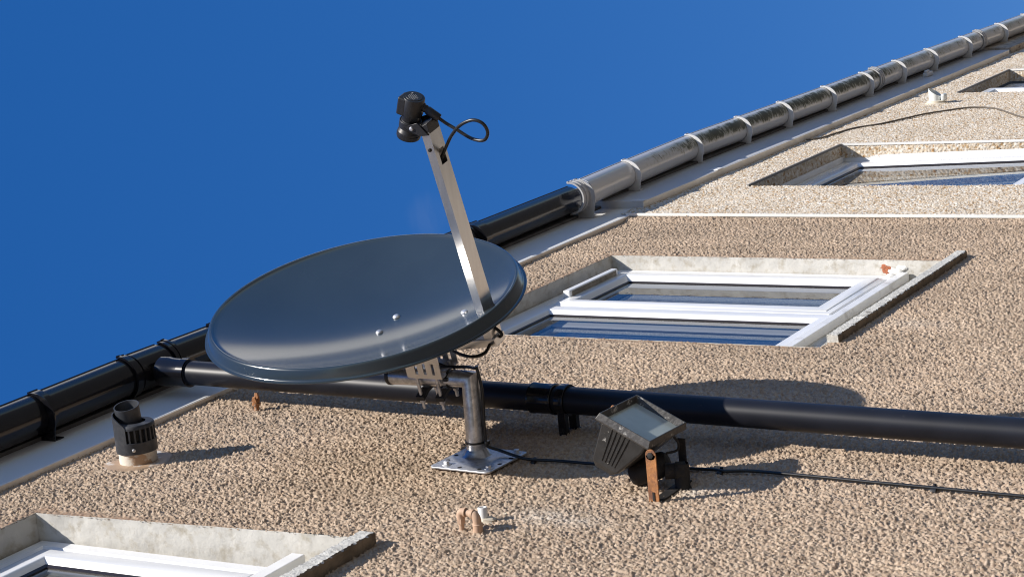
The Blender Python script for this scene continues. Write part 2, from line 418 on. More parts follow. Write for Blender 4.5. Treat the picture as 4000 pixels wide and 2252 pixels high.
# ------------------------------------------------------------------ stone-chip walls (real relief)
def chip_field(X, Z, cell, seed, tilt, hmin, hmax, gap, pits=0.0, floor=0.0):
    rng = np.random.default_rng(seed)
    i0, j0 = int(np.floor(X.min() / cell)) - 2, int(np.floor(Z.min() / cell)) - 2
    ni, nj = int(np.floor(X.max() / cell)) - i0 + 4, int(np.floor(Z.max() / cell)) - j0 + 4
    fx = rng.random((ni, nj)).astype(np.float32); fz = rng.random((ni, nj)).astype(np.float32)
    gx = rng.normal(0, tilt, (ni, nj)).astype(np.float32); gz = rng.normal(0, tilt, (ni, nj)).astype(np.float32)
    h0 = (hmin + (hmax - hmin) * rng.random((ni, nj))).astype(np.float32)
    h0 = np.where(rng.random((ni, nj)) < pits, h0 * 0.1, h0).astype(np.float32); tn = rng.random((ni, nj)).astype(np.float32)
    H = np.empty(X.shape, np.float32); T = np.empty(X.shape, np.float32)
    step = 200
    for r0 in range(0, X.shape[0], step):
        x = X[r0:r0 + step] / cell; z = Z[r0:r0 + step] / cell
        ci = np.floor(x).astype(int); cj = np.floor(z).astype(int)
        d1 = np.full(x.shape, 9.0, np.float32); d2 = d1.copy()
        bi = np.zeros(x.shape, int); bj = bi.copy(); bx = d1.copy(); bz = d1.copy()
        for di in (-1, 0, 1):
            for dj in (-1, 0, 1):
                ii = ci + di - i0; jj = cj + dj - j0
                dx = x - (ci + di + fx[ii, jj]); dz = z - (cj + dj + fz[ii, jj])
                d = dx * dx + dz * dz
                n1 = d < d1
                d2 = np.where(n1, d1, np.minimum(d2, d))
                bi = np.where(n1, ii, bi); bj = np.where(n1, jj, bj)
                bx = np.where(n1, dx, bx); bz = np.where(n1, dz, bz)
                d1 = np.where(n1, d, d1)
        e = np.clip((np.sqrt(d2) - np.sqrt(d1)) / gap, 0, 1)
        e = e * e * (3 - 2 * e)
        h = h0[bi, bj] + cell * (gx[bi, bj] * bx + gz[bi, bj] * bz)
        H[r0:r0 + step] = np.clip(h, 0.0, hmax * 1.6) * (floor + (1 - floor) * e)
        T[r0:r0 + step] = tn[bi, bj]
    return H, T

def chip_wall(name, parent, xs, zs, y0, holes, m, cell, seed, tilt, hmin, hmax, gap, coarse=(), pits=0.0, ramp=None, floor=0.0, fine=None, stains=(), edges=(), flats=()):
    X, Z = np.meshgrid(np.array(xs, np.float32), np.array(zs, np.float32), indexing='ij')
    H, T = chip_field(X, Z, cell, seed, tilt, hmin, hmax, gap, pits, floor)
    if fine:
        H2, T2 = chip_field(X * 0.8 + Z * 0.6, Z * 0.8 - X * 0.6, fine[0], seed + 50, 0.5, 0.0, fine[1], 0.5, 0.2, 0.3)
        H = H + H2; T = 0.7 * T + 0.3 * T2
    if ramp:
        t = np.clip((X - ramp[0]) / (ramp[1] - ramp[0]), 0, 1); H += ramp[2] * t * t * (3 - 2 * t)
    # slow unevenness of the hand-thrown coat
    H += 0.0012 * np.sin(X * 9.1 + 1.3 * np.sin(Z * 5.3)) + 0.001 * np.sin(Z * 13.7 + X * 4.1)
    pale = np.zeros_like(X); grime = np.zeros_like(X)
    for (px, pz, rx, rz, k) in stains:
        pale += k * np.exp(-((X - px) / rx) ** 2 - ((Z - pz) / rz) ** 2)
    for (a, b, c, d) in edges:      # trowelled margin round an opening: thinner, browner coat
        dd = np.hypot(np.maximum(np.maximum(a - X, X - b), 0), np.maximum(np.maximum(c - Z, Z - d), 0))
        k = np.clip(1 - dd / 0.035, 0, 1) * (0.6 + 0.8 * (np.sin(X * 61 + Z * 47) * .5 + .5))
        H *= 1 - 0.7 * np.clip(k, 0, 1); grime = np.maximum(grime, np.clip(k, 0, 1))
    for (px, pz, r) in flats: H *= np.clip((np.hypot(X - px, Z - pz) - r * .8) / (r * .25), 0.12, 1)
    nx, nz = X.shape
    co = np.stack([X, y0 - H, Z], -1).reshape(-1, 3)
    idx = np.arange(nx * nz).reshape(nx, nz)
    q = np.stack([idx[:-1, :-1], idx[1:, :-1], idx[1:, 1:], idx[:-1, 1:]], -1).reshape(-1, 4)
    cx = (X[:-1, :-1] + X[1:, 1:]).ravel() / 2; cz = (Z[:-1, :-1] + Z[1:, 1:]).ravel() / 2
    jit = (T[:-1, :-1].ravel() - 0.5) * 0.006
    keep = np.ones(len(cx), bool)
    for f in holes: keep &= ~f(cx, cz, jit)
    q = q[keep]
    tone = T.ravel(); pale = pale.ravel(); grime = grime.ravel()
    if len(coarse):
        cv = []; cf = []
        for (a, b, c, d) in coarse:
            o = len(co) + len(cv)
            cv += [(a, y0, c), (b, y0, c), (b, y0, d), (a, y0, d)]; cf.append((o, o + 1, o + 2, o + 3))
        co = np.concatenate([co, np.array(cv, np.float32)]); q = np.concatenate([q, np.array(cf)])
        tone = np.concatenate([tone, np.full(len(cv), 0.5, np.float32)]); pale = np.concatenate([pale, np.zeros(len(cv))]); grime = np.concatenate([grime, np.zeros(len(cv))])
    me = bpy.data.meshes.new(name)
    me.vertices.add(len(co)); me.vertices.foreach_set('co', co.astype(np.float32).ravel())
    me.loops.add(q.size); me.loops.foreach_set('vertex_index', q.astype(np.int32).ravel())
    me.polygons.add(len(q)); me.polygons.foreach_set('loop_start', np.arange(0, q.size, 4, dtype=np.int32))
    me.update(calc_edges=True)
    a = me.attributes.new('tone', 'FLOAT', 'POINT'); a.data.foreach_set('value', tone.astype(np.float32))
    for nm, ar in (('pale', pale), ('grime', grime)):
        a = me.attributes.new(nm, 'FLOAT', 'POINT'); a.data.foreach_set('value', ar.astype(np.float32))
    me.materials.append(m)
    o = bpy.data.objects.new(name, me); COL.objects.link(o)
    o.parent = parent
    BASE[o.name] = Vector((0, 0, 0))
    return o

def steps(a, b, s0, s1):
    out = [a]
    while out[-1] < b:
        t = (out[-1] - a) / (b - a)
        out.append(out[-1] + s0 + (s1 - s0) * t)
    out[-1] = b
    return out

# ================================================================== setting
g = MB().add([(-400, -400, 0), (400, -400, 0), (400, 400, 0), (-400, 400, 0)], [(0, 1, 2, 3)]).build('ground', MT['ground'])
tag(g, kind='structure')

# ================================================================== brown house
house = thing('house', (0, 0, 0), "brown roughcast house with black gutter and two white framed windows in painted reveals", "house")
def jamb0(z): return 3.262 + 0.066 * (4.966 - z)      # the far jamb of the near window leans slightly
W0 = dict(x0=2.30, z0=4.045, z1=4.966)
W1 = dict(x0=5.045, x1=6.190, z0=3.70, z1=4.955)
def hole0(x, z, j): return (x > W0['x0']) & (x < jamb0(z) + j) & (z > W0['z0'] + j) & (z < W0['z1'] + j)
def hole1(x, z, j): return (x > W1['x0'] + j) & (x < W1['x1'] + j) & (z > W1['z0'] + j) & (z < W1['z1'] + j)
chip_wall('wall', house, steps(3.05, 6.848, 0.0024, 0.0036), steps(2.5, 5.24, 0.0025, 0.0026), 0.0, (hole0, hole1), MT['tan'],
          0.0066, 5, 0.46, 0.0020, 0.0057, 0.20, pits=0.24, floor=0.34, fine=(0.0040, 0.0017), ramp=(6.77, 6.84, 0.010),
          stains=((3.545, 3.74, .05, .09, .5), (3.53, 3.63, .03, .05, .3), (3.77, 3.50, .03, .05, .6), (3.80, 3.44, .02, .05, .3), (5.35, 3.55, .05, .12, .25)),
          edges=((2.30, 3.28, 4.10, 4.966), (5.045, 6.190, 3.72, 4.955)), flats=((3.666, 4.995, .088),),
          coarse=((-8, 2.30, 0, 5.24), (2.30, 3.05, 0, W0['z0']), (2.30, 3.05, W0['z1'], 5.24), (3.05, 6.848, 0, 2.5)))

# plaster reveals -----------------------------------------------------
def rough_sheet(corners, nu, nv, amp, seed):
    """sheet between four corners with slight hand-trowelled unevenness along its normal"""
    c = [Vector(p) for p in corners]; rng = random.Random(seed)
    nrm = (c[1] - c[0]).cross(c[3] - c[0]).normalized()
    vs = []; fs = []
    for i in range(nu + 1):
        for j in range(nv + 1):
            u, v = i / nu, j / nv
            p = c[0] * (1 - u) * (1 - v) + c[1] * u * (1 - v) + c[2] * u * v + c[3] * (1 - u) * v
            vs.append(p + nrm * rng.uniform(-amp, amp))
    for i in range(nu):
        for j in range(nv):
            a = i * (nv + 1) + j
            fs.append((a, a + nv + 1, a + nv + 2, a + 1))
    return vs, fs
mb = MB()
mb.add(*rough_sheet([(6.190, -0.003, 3.69), (6.190, -0.003, 4.957), (6.190, 0.11, 4.957), (6.190, 0.11, 3.69)], 60, 5, 0.0012, 1))
mb.add(*rough_sheet([(5.04, -0.003, 4.956), (6.19, -0.003, 4.956), (6.19, 0.11, 4.956), (5.04, 0.11, 4.956)], 60, 5, 0.0012, 2))
mb.add(*rough_sheet([(5.045, -0.003, 3.69), (5.045, -0.003, 4.957), (5.045, 0.11, 4.957), (5.045, 0.11, 3.69)], 60, 5, 0.0012, 3))
mb.add(*rough_sheet([(5.045, 0.062, 3.66), (6.19, 0.062, 3.66), (6.19, 0.062, 3.87), (5.045, 0.062, 3.87)], 30, 5, 0.001, 3))
rev1 = mb.build('window_reveal', MT['plaster'], house, smooth=60)
mb = MB()
mb.add(*rough_sheet([(jamb0(4.03), -0.003, 4.03), (jamb0(4.97), -0.003, 4.97), (jamb0(4.97), 0.13, 4.97), (jamb0(4.03), 0.13, 4.03)], 60, 6, 0.0012, 4))
mb.add(*rough_sheet([(2.30, -0.003, 4.967), (3.27, -0.003, 4.967), (3.27, 0.13, 4.967), (2.30, 0.13, 4.967)], 40, 6, 0.0012, 5))
mb.add(*rough_sheet([(2.30, -0.003, 4.03), (2.30, -0.003, 4.97), (2.30, 0.13, 4.97), (2.30, 0.13, 4.03)], 40, 6, 0.0012, 6))
mb.add(*rough_sheet([(2.30, 0.078, 4.0), (3.35, 0.078, 4.0), (3.35, 0.078, 4.25), (2.30, 0.078, 4.25)], 30, 6, 0.001, 7))
rev0 = mb.build('window_reveal', MT['plaster'], house, smooth=60)

# chipped hole showing brick, and filler lumps
def lump(mb, o, rx, ry, rz, seed, n=10):
    rng = random.Random(seed); vs = []; fs = []
    rows = 6
    for i in range(rows + 1):
        th = math.pi * i / rows
        for k in range(n):
            a = 2 * math.pi * k / n; q = 1 + rng.uniform(-0.22, 0.22)
            vs.append((o[0] + rx * q * math.sin(th) * math.cos(a), o[1] + ry * q * math.sin(th) * math.sin(a), o[2] + rz * q * math.cos(th)))
    for i in range(rows):
        for k in range(n):
            fs.append((i * n + k, i * n + (k + 1) % n, (i + 1) * n + (k + 1) % n, (i + 1) * n + k))
    mb.add(vs, fs)
mb = MB(); lump(mb, (6.191, 0.029, 3.925), 0.0030, 0.018, 0.027, 11, 14)
mb.build('exposed_brick', MT['brick'], rev1, smooth=50)
mb = MB(); lump(mb, (6.184, 0.036, 3.893), 0.008, 0.014, 0.024, 12); lump(mb, (6.172, 0.046, 3.905), 0.014, 0.007, 0.016, 13); lump(mb, (6.188, 0.024, 3.872), 0.005, 0.010, 0.018, 14)
mb.build('filler', MT['filler'], rev1, smooth=50)

# windows --------------------------------------------------------------
FRAME = [(0.0, 0.09), (0.0, 0.003), (0.002, 0.0), (0.032, 0.0), (0.036, 0.004), (0.045, 0.012), (0.047, 0.03)]
SASH = [(0.0, 0.030), (0.0, 0.010), (0.003, 0.006), (0.010, 0.004), (0.014, 0.0015), (0.017, 0.0015), (0.019, -0.001), (0.022, -0.002),
        (0.058, -0.002), (0.062, 0.000), (0.068, 0.006), (0.076, 0.018)]
BEADIN = [(0.0, 0.0), (0.006, 0.006), (0.016, 0.013)]
def offs(prof, y): return [(a, b + y) for a, b in prof]

def window(parent, frx, outer, face_y, sashes, fixed, glass_y):
    """frx: local frame (origin, ex, ey, ez); outer: (x0,x1,z0,z1)"""
    mb = MB(); mb.ring(*outer, offs(FRAME, face_y), frx)
    w = mb.build('window', MT['upvc'], parent, smooth=35)
    panes = []
    for s in sashes:
        b = MB().ring(*s, offs(SASH, face_y - 0.004), frx).build('sash', MT['upvc'], w, smooth=35)
        panes.append(tuple([s[0] + 0.076, s[1] - 0.076, s[2] + 0.076, s[3] - 0.076]))
    for f in fixed:
        MB().ring(*f, offs([(-0.02, 0.0), (0.022, 0.0), (0.028, 0.003), (0.036, 0.015)], face_y - 0.001), frx).build('mullion_frame', MT['upvc'], w, smooth=35)
        panes.append((f[0] + 0.036, f[1] - 0.036, f[2] + 0.036, f[3] - 0.036))
    gk = MB(); po = MB(); pi_ = MB()
    for (a, b, c, d) in panes:
        gk.ring(a, b, c, d, [(-0.003, glass_y - 0.0055), (0.0065, glass_y - 0.0025), (0.0065, glass_y + 0.004)], frx)
        po.add([xf(frx, p) for p in ((a, glass_y, c), (b, glass_y, c), (b, glass_y, d), (a, glass_y, d))], [(0, 1, 2, 3)])
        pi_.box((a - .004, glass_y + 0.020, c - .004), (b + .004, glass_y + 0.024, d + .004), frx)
    gk.build('gasket', MT['gasket'], w)
    po.build('pane', MT['glass'], w)
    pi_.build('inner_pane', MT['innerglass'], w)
    return w
ID = ((0, 0, 0), (1, 0, 0), (0, 1, 0), (0, 0, 1))
w1 = window(house, ID, (5.047, 6.189, 3.868, 4.954), 0.050, [(5.645, 6.150, 3.914, 4.910)], [(5.10, 5.605, 3.900, 4.905)], 0.068)
# trickle vent hood along the sash head
mb = MB(); mb.box((5.735, 0.022, 4.881), (6.090, 0.048, 4.907))
tv = mb.build('trickle_vent', MT['upvc'], w1, bevel=0.004)
MB().box((5.752, 0.0265, 4.8790), (6.073, 0.043, 4.8825)).build('vent_slot', MT['ventslot'], w1)  # brown-grey strip along the underside of the vent hood
mb = MB(); mb.box((5.05, 0.035, 3.846), (6.182, 0.075, 3.876))
mb.build('cill', MT['upvc_dull'], w1, bevel=0.002)
w0 = window(house, ID, (2.305, 3.262, 4.215, 4.958), 0.064, [(2.345, 3.222, 4.262, 4.915)], [], 0.078)
mb = MB(); mb.box((2.31, 0.034, 4.200), (3.285, 0.085, 4.235))
mb.build('cill', MT['upvc_dull'], w0, bevel=0.002)

# concrete sills ---------------------------------------------------------
def rough_box(mb, a, b, nx, amp, seed):
    rng = random.Random(seed)
    x0, y0, z0 = a; x1, y1, z1 = b
    vs = []; fs = []
    m_ = 8
    ring = [(y1, z0), ((y0 + y1) / 2, z0), (y0 + .003, z0), (y0, z0 + .003), (y0, (z0 + z1) / 2), (y0, z1 - .003), (y0 + .004, z1), (y1, z1)]
    for i in range(nx + 1):
        x = x0 + (x1 - x0) * i / nx
        for (y, z) in ring:
            vs.append((x, y + rng.uniform(-amp, amp), z + rng.uniform(-amp, amp)))
    for i in range(nx):
        for k in range(m_):
            fs.append((i * m_ + k, i * m_ + (k + 1) % m_, (i + 1) * m_ + (k + 1) % m_, (i + 1) * m_ + k))
    fs.append(tuple(range(m_))); fs.append(tuple(nx * m_ + k for k in reversed(range(m_))))
    mb.add(vs, fs)
mb = MB(); rough_box(mb, (5.098, -0.026, 3.668), (6.247, 0.09, 3.704), 220, 0.0013, 21)
s1 = mb.build('window_sill', MT['concrete'], house, smooth=30)
mb = MB(); rough_box(mb, (2.22, -0.031, 4.012), (3.293, 0.09, 4.052), 220, 0.0014, 22)
s0 = mb.build('window_sill', MT['concrete'], house, smooth=30)
for s in (s0, s1):     # underside takes the darker brown concrete
    s.data.materials.append(MT['concrete_brown'])
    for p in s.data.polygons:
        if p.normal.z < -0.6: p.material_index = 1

# eaves of the brown house -------------------------------------------------
def slope_box(xa, xb, y0, y1, za0, za1, zb0, zb1):
    return [(xa, y0, za0), (xb, y0, zb0), (xb, y1, zb0), (xa, y1, za0), (xa, y0, za1), (xb, y0, zb1), (xb, y1, zb1), (xa, y1, za1)]
MB().hexa(slope_box(1.5, 6.985, -0.0190, -0.0005, 5.165, 5.44, 5.222, 5.47)).build('fascia_board', MT['fascia'], house, bevel=0.002)
MB().hexa(slope_box(1.5, 6.98, -0.0175, 0.02, 5.1625, 5.1655, 5.2195, 5.2225)).build('soffit', MT['soffit'], house)
MB().hexa([(-8, -0.085, 5.425), (6.799, -0.085, 5.470), (6.799, 4.5, 8.6), (-8, 4.5, 8.6), (-8, -0.085, 5.437), (6.799, -0.085, 5.482), (6.799, 4.5, 8.66), (-8, 4.5, 8.66)]).build('roof', MT['roof'], house)

MB().hexa(slope_box(1.5, 6.984, -0.0300, -0.0195, 5.345, 5.425, 5.415, 5.470)).build('gutter_shade_strip', MT['eaves'], house)  # dark strip added behind the gutter, its colour standing in for shade
# ================================================================== neighbouring house
nb = thing('house', (0, 0, 0), "cream pebble dashed neighbouring house with mossy grey gutter and deep set windows", "house")
YN = -0.020
W2 = dict(x0=7.475, x1=8.528, z0=3.60, z1=4.985)
W3 = dict(x0=10.21, x1=11.142, z0=3.80, z1=4.990)
def jamb2(z): return 8.525 + 0.05 * (4.98 - z)
def hole2(x, z, j): return (x > W2['x0'] + j * .5) & (x < jamb2(z)) & (z > W2['z0']) & (z < W2['z1'])
def hole3(x, z, j): return (x > W3['x0'] + j * .5) & (x < W3['x1']) & (z > W3['z0']) & (z < W3['z1'])
chip_wall('wall', nb, steps(6.8555, 13.6, 0.0036, 0.0060), steps(3.4, 5.262, 0.0034, 0.0034), YN, (hole2, hole3), MT['cream'],
          0.0092, 9, 0.22, 0.0026, 0.0050, 0.42,
          coarse=((13.6, 24, 0, 5.262), (6.8555, 13.6, 0, 3.4)))
MB().box((6.8500, -0.0265, 0.0), (6.8575, -0.0158, 5.235)).build('render_stop_bead', MT['bead'], nb, bevel=0.001)
MB().box((6.8515, -0.0156, 0.0), (6.8595, 0.02, 5.235)).build('mastic_joint', MT['concrete_brown'], nb)
# pebble-dashed reveals
def reveal_chips(name, parent, o, eu, ev, en, lu, lv, st, m, cell, seed, tilt, h0, h1, gap):
    us = np.arange(0, lu + st, st); vs_ = np.arange(0, lv + st, st)
    U, V = np.meshgrid(us.astype(np.float32), vs_.astype(np.float32), indexing='ij')
    H, T = chip_field(U, V, cell, seed, tilt, h0, h1, gap)
    o = np.array(o); eu = np.array(eu); ev = np.array(ev); en = np.array(en)
    co = (o + U[..., None] * eu + V[..., None] * ev + H[..., None] * en).reshape(-1, 3)
    n0, n1 = U.shape
    idx = np.arange(n0 * n1).reshape(n0, n1)
    q = np.stack([idx[:-1, :-1], idx[1:, :-1], idx[1:, 1:], idx[:-1, 1:]], -1).reshape(-1, 4)
    return co, q, T.ravel()
def chips_obj(name, parent, parts, m):
    cos = []; qs = []; ts = []; off = 0
    for co, q, t in parts:
        cos.append(co); qs.append(q + off); ts.append(t); off += len(co)
    co = np.concatenate(cos); q = np.concatenate(qs); t = np.concatenate(ts)
    me = bpy.data.meshes.new(name)
    me.vertices.add(len(co)); me.vertices.foreach_set('co', co.astype(np.float32).ravel())
    me.loops.add(q.size); me.loops.foreach_set('vertex_index', q.astype(np.int32).ravel())
    me.polygons.add(len(q)); me.polygons.foreach_set('loop_start', np.arange(0, q.size, 4, dtype=np.int32))
    me.update(calc_edges=True)
    a = me.attributes.new('tone', 'FLOAT', 'POINT'); a.data.foreach_set('value', t.astype(np.float32))
    me.materials.append(m)
    ob = bpy.data.objects.new(name, me); COL.objects.link(ob); ob.parent = parent
    BASE[ob.name] = Vector((0, 0, 0))
    return ob
def pebble_reveal(w, jx_top, jx_bot, d):
    zt, zb = w['z1'], w['z0']
    parts = []
    L_ = zt - zb; ev = ((jx_top - jx_bot) / L_, 0, 1)
    parts.append(reveal_chips('', nb, (jx_bot + 0.004, YN, zb), (0, 1, 0), ev, (-1, 0, 0), d, L_, 0.0042, None, 0.0092, 31, 0.22, 0.0026, 0.005, 0.42))
    parts.append(reveal_chips('', nb, (w['x0'], YN, zt + 0.004), (1, 0, 0), (0, 1, 0), (0, 0, -1), w['x1'] - w['x0'] + .01, d, 0.0042, None, 0.0092, 32, 0.22, 0.0026, 0.005, 0.42))
    parts.append(reveal_chips('', nb, (w['x0'] - 0.004, YN, zb), (0, 1, 0), (0, 0, 1), (1, 0, 0), d, L_, 0.006, None, 0.0092, 33, 0.22, 0.0026, 0.005, 0.42))
    ob = chips_obj('window_reveal', nb, parts, MT['cream'])
    MB().hexa([(jx_bot - .002, YN - .0075, zb), (jx_bot + .006, YN - .0075, zb), (jx_bot + .006, YN + .002, zb), (jx_bot - .002, YN + .002, zb),
               (jx_top - .002, YN - .0075, zt), (jx_top + .006, YN - .0075, zt), (jx_top + .006, YN + .002, zt), (jx_top - .002, YN + .002, zt)]).build('corner_bead', MT['bead'], ob)
    MB().box((w['x0'], YN - .0075, zt - .002), (jx_top - .003, YN + .003, zt + .005)).build('drip_bead', MT['greybead'], ob)
    return ob
pebble_reveal(W2, 8.525, jamb2(3.60), 0.056)
pebble_reveal(W3, 11.142, 11.142, 0.06)
# frame of the second window leans out a little towards its foot with the wall
tl = R(1.72)
FR2 = ((7.45, 0.034, 4.985), (1, 0, 0), (0, math.cos(tl), -math.sin(tl)), (0, math.sin(tl), math.cos(tl)))
w2 = window(nb, FR2, (0.0, 1.085, -1.20, -0.004), 0.026, [(0.03, 1.045, -1.08, -0.045)], [], 0.038)
MB().ring(-0.03, 1.088, -1.3, -0.001, [(0.0, -0.001), (0.0, 0.0), (0.004, 0.0), (0.004, 0.032)], FR2).build('frame_liner', MT['upvc'], w2)
FR3 = ((10.21, 0.036, 4.990), (1, 0, 0), (0, 1, 0), (0, 0, 1))
w3 = window(nb, FR3, (0.0, 0.932, -1.15, -0.004), 0.02, [], [(0.08, 0.86, -1.08, -0.075)], 0.034)
mb = MB(); mb.ring(0.045, 0.39, -1.08, -0.040, offs(SASH, -0.030), FR3)
mb.box((0.0455, -0.006, -1.079), (0.052, 0.018, -0.0405), FR3); mb.box((0.383, -0.006, -1.079), (0.3895, 0.018, -0.0405), FR3); mb.box((0.053, -0.006, -0.047), (0.382, 0.018, -0.0405), FR3)
mb.build('sash', MT['upvc'], w3, smooth=35)
MB().box((0.12, -0.012, -1.0), (0.315, -0.006, -0.115), FR3).build('sash_pane', MT['innerglass'], w3)

# eaves
MB().hexa(slope_box(6.986, 11.93, -0.050, -0.0005, 5.226, 5.47, 5.226, 5.47)).build('fascia_board', MT['oldfascia'], nb, bevel=0.002)
MB().hexa(slope_box(6.988, 11.92, -0.0485, 0.0, 5.2225, 5.2265, 5.2225, 5.2265)).build('soffit', MT['soffit'], nb)
MB().hexa(slope_box(11.96, 16.0, -0.060, -0.0005, 5.225, 5.49, 5.25, 5.50)).build('old_fascia_board', MT['oldwood'], nb, bevel=0.003)
MB().hexa(slope_box(6.99, 16, -0.0590, -0.0505, 5.405, 5.47, 5.405, 5.47)).build('gutter_shade_strip', MT['eaves'], nb)  # same added strip: gutter shade painted as a dark band on the fascia
MB().box((7.69, -0.0535, 5.2200), (7.75, -0.0502, 5.262)).build('fascia_joint', MT['upvc_dull'], nb, bevel=0.001)
MB().box((6.983, -0.0525, 5.2215), (7.02, -0.0505, 5.275)).build('fascia_joint', MT['upvc'], nb, bevel=0.001)
mb = MB(); mb.box((10.70, -0.074, 5.318), (10.80, -0.0505, 5.345)); mb.box((10.71, -0.086, 5.324), (10.76, -0.074, 5.340))
mb.build('fascia_clip', MT['bracket'], nb, bevel=0.004)
MB().hexa([(6.80, -0.115, 5.470), (24, -0.115, 5.470), (24, 4.5, 8.6), (6.80, 4.5, 8.6), (6.80, -0.115, 5.482), (24, -0.115, 5.482), (24, 4.5, 8.66), (6.80, 4.5, 8.66)]).build('roof', MT['roof'], nb)

# ================================================================== gutters
def interp(tab, x):
    for (a, za), (b, zb) in zip(tab, tab[1:]):
        if x <= b: return za + (zb - za) * (x - a) / (b - a)
    return tab[-1][1]
BK = [(1.5, 5.370), (3.605, 5.391), (4.117, 5.411), (4.462, 5.407), (6.05, 5.436), (6.80, 5.455)]
GK = [(6.74, 5.392), (7.10, 5.417), (7.96, 5.458), (9.40, 5.434), (10.54, 5.430), (12.9, 5.408), (15.5, 5.40)]
def half_round(mb, x0, x1, yc, zf, r, th=0.0025, n=28, nx=1, bead=True):
    """half-round channel open to the sky, with a rolled front lip"""
    prof = []
    for k in range(n + 1):
        a = math.pi * k / n
        prof.append((-math.cos(a) * r, -math.sin(a) * r))
    if bead:
        lip = [(-r + .004, .006), (-r + .001, .008), (-r - .002, .006), (-r - .0025, .002)]
        prof = lip + prof
    inner = [(p[0] * (r - th) / r, p[1] * (r - th) / r) for p in reversed(prof[len(prof) - n - 1:])]
    prof = prof + [(r, .006), (r - th, .006)] + inner
    P = len(prof); vs = []; fs = []
    for i in range(nx + 1):
        x = x0 + (x1 - x0) * i / nx; z = zf(x)
        for (y, h) in prof: vs.append((x, yc + y, z + h))
    for i in range(nx):
        for k in range(P):
            fs.append((i * P + k, i * P + (k + 1) % P, (i + 1) * P + (k + 1) % P, (i + 1) * P + k))
    fs.append(tuple(range(P))); fs.append(tuple(nx * P + k for k in reversed(range(P))))
    mb.add(vs, fs)
YB, RB = -0.0865, 0.056
bgut = thing('gutter', (3.0, YB, 5.38), "black half round gutter on the white fascia of the brown house", "gutter")
mb = MB(); zb = lambda x: interp(BK, x)
half_round(mb, 1.5, 6.80, YB, zb, RB, nx=60)
chan = mb.build('gutter_channel', MT['black'], bgut, smooth=40)
# running outlet above the downpipe
mb = MB(); half_round(mb, 4.185 - 0.06, 4.185 + 0.06, YB, zb, RB + 0.0035, nx=2)
PX = 4.187
mb.lathe((PX, YB, 5.40), (0, 0, -1), [(0.042, 0.06), (0.042, 0.088), (0.039, 0.10), (0.0385, 0.135), (0.041, 0.137), (0.041, 0.16), (0.036, 0.16)], 32)
mb.build('outlet', MT['black'], bgut, smooth=40)
def strap_ring(mb, x, w, yc, z, r, th, lips=True):
    half_round(mb, x - w / 2, x + w / 2, yc, lambda q: z, r + th, th, nx=1, bead=lips)
for x in (4.10, 4.275):
    mb = MB(); strap_ring(mb, x, 0.028, YB, zb(x), RB + .003, 0.004)
    strap_ring(mb, x + (0.008 if x > 4.2 else -0.008), 0.010, YB, zb(x), RB + .006, 0.003)
    mb.build('union_clip', MT['black'], bgut, smooth=40)
def gusset_bracket(x, yc, z, r, yf, m, parent, name, drop=0.070, w=0.026):
    """ring under the channel, a crescent web that deepens towards the wall, and a back plate"""
    mb = MB(); strap_ring(mb, x, w, yc, z, r + .001, 0.0035)
    mb.box((x - w / 2, yf - 0.0035, z - drop), (x + w / 2, yf - 0.0005, z + 0.008))
    n = 22; inner = []; outer = []
    for k in range(n + 1):
        a = math.pi * k / n
        o = .0042 + .021 * max(0, math.sin(min(a, R(100)) * .9)) ** 1.5
        inner.append((yc - math.cos(a) * (r + .0005), z - math.sin(a) * (r + .0005)))
        if a < R(118): outer.append((yc - math.cos(a) * (r + o), z - math.sin(a) * (r + o)))
    outer += [(yf - .001, z - drop)]
    pl = outer + [(yf - .001, z)] + list(reversed(inner))
    for xs in (-w / 2 - .0015,):
        k = len(pl)
        vs = [(x + xs, p[0], p[1]) for p in pl] + [(x + xs + .004, p[0], p[1]) for p in pl]
        fs = [tuple(range(k)), tuple(reversed(range(k, 2 * k)))] + [(i, (i + 1) % k, k + (i + 1) % k, k + i) for i in range(k)]
        mb.add(vs, fs)
    return mb.build(name, m, parent, smooth=40)
for x in (3.735, 4.50, 6.02):
    gusset_bracket(x, YB, zb(x), RB + .001, -0.019, MT['black'], bgut, 'gutter_bracket', w=0.034)
# outlet joint sleeve near the dish arm
mb = MB(); strap_ring(mb, 6.03, 0.09, YB, zb(6.03), RB + .002, .003); mb.build('union_clip', MT['black'], bgut, smooth=40)

YG, RG = -0.116, 0.056
ggut = thing('gutter', (7.0, YG, 5.40), "mossy grey half round gutter with white brackets along the cream house", "gutter")
mb = MB(); zg = lambda x: interp(GK, x)
half_round(mb, 6.80, 15.5, YG, zg, RG, nx=260)
gch = mb.build('gutter_channel', MT['greygutter'], ggut, smooth=40)
bd = gch.data.attributes.new('band', 'FLOAT', 'POINT')
vals = []
for v in gch.data.vertices:
    x = v.co.x + 7.0; y = v.co.y; z = v.co.z + 5.40 - zg(x)
    a = math.degrees(math.atan2(-z, -y))          # 0 at the lip, 90 at the bottom
    X_ = v.co.x + 7.0
    along = min(1, max(0.0, (X_ - 7.15) / 0.9)) * (1 - 0.5 * min(1, max(0.0, (X_ - 9.9) / 0.6)))
    vals.append(max(0.0, 1 - (abs(a - 52) / 44.0) ** 2) * along)
bd.data.foreach_set('value', vals)
first = None
zr = None
for x in (7.231, 7.905, 8.423, 8.900, 9.449, 9.978, 10.481, 11.002, 11.606, 12.300, 12.845):
    if first is None:
        first = gusset_bracket(x, YG, zg(x), RG + .001, -0.050, MT['bracket'], ggut, 'gutter_bracket', w=0.030)
        x_first, z_first = x, zg(x)
    else:
        c = first.copy(); COL.objects.link(c); c.parent = ggut
        c.location = (x - x_first, 0, zg(x) - z_first)
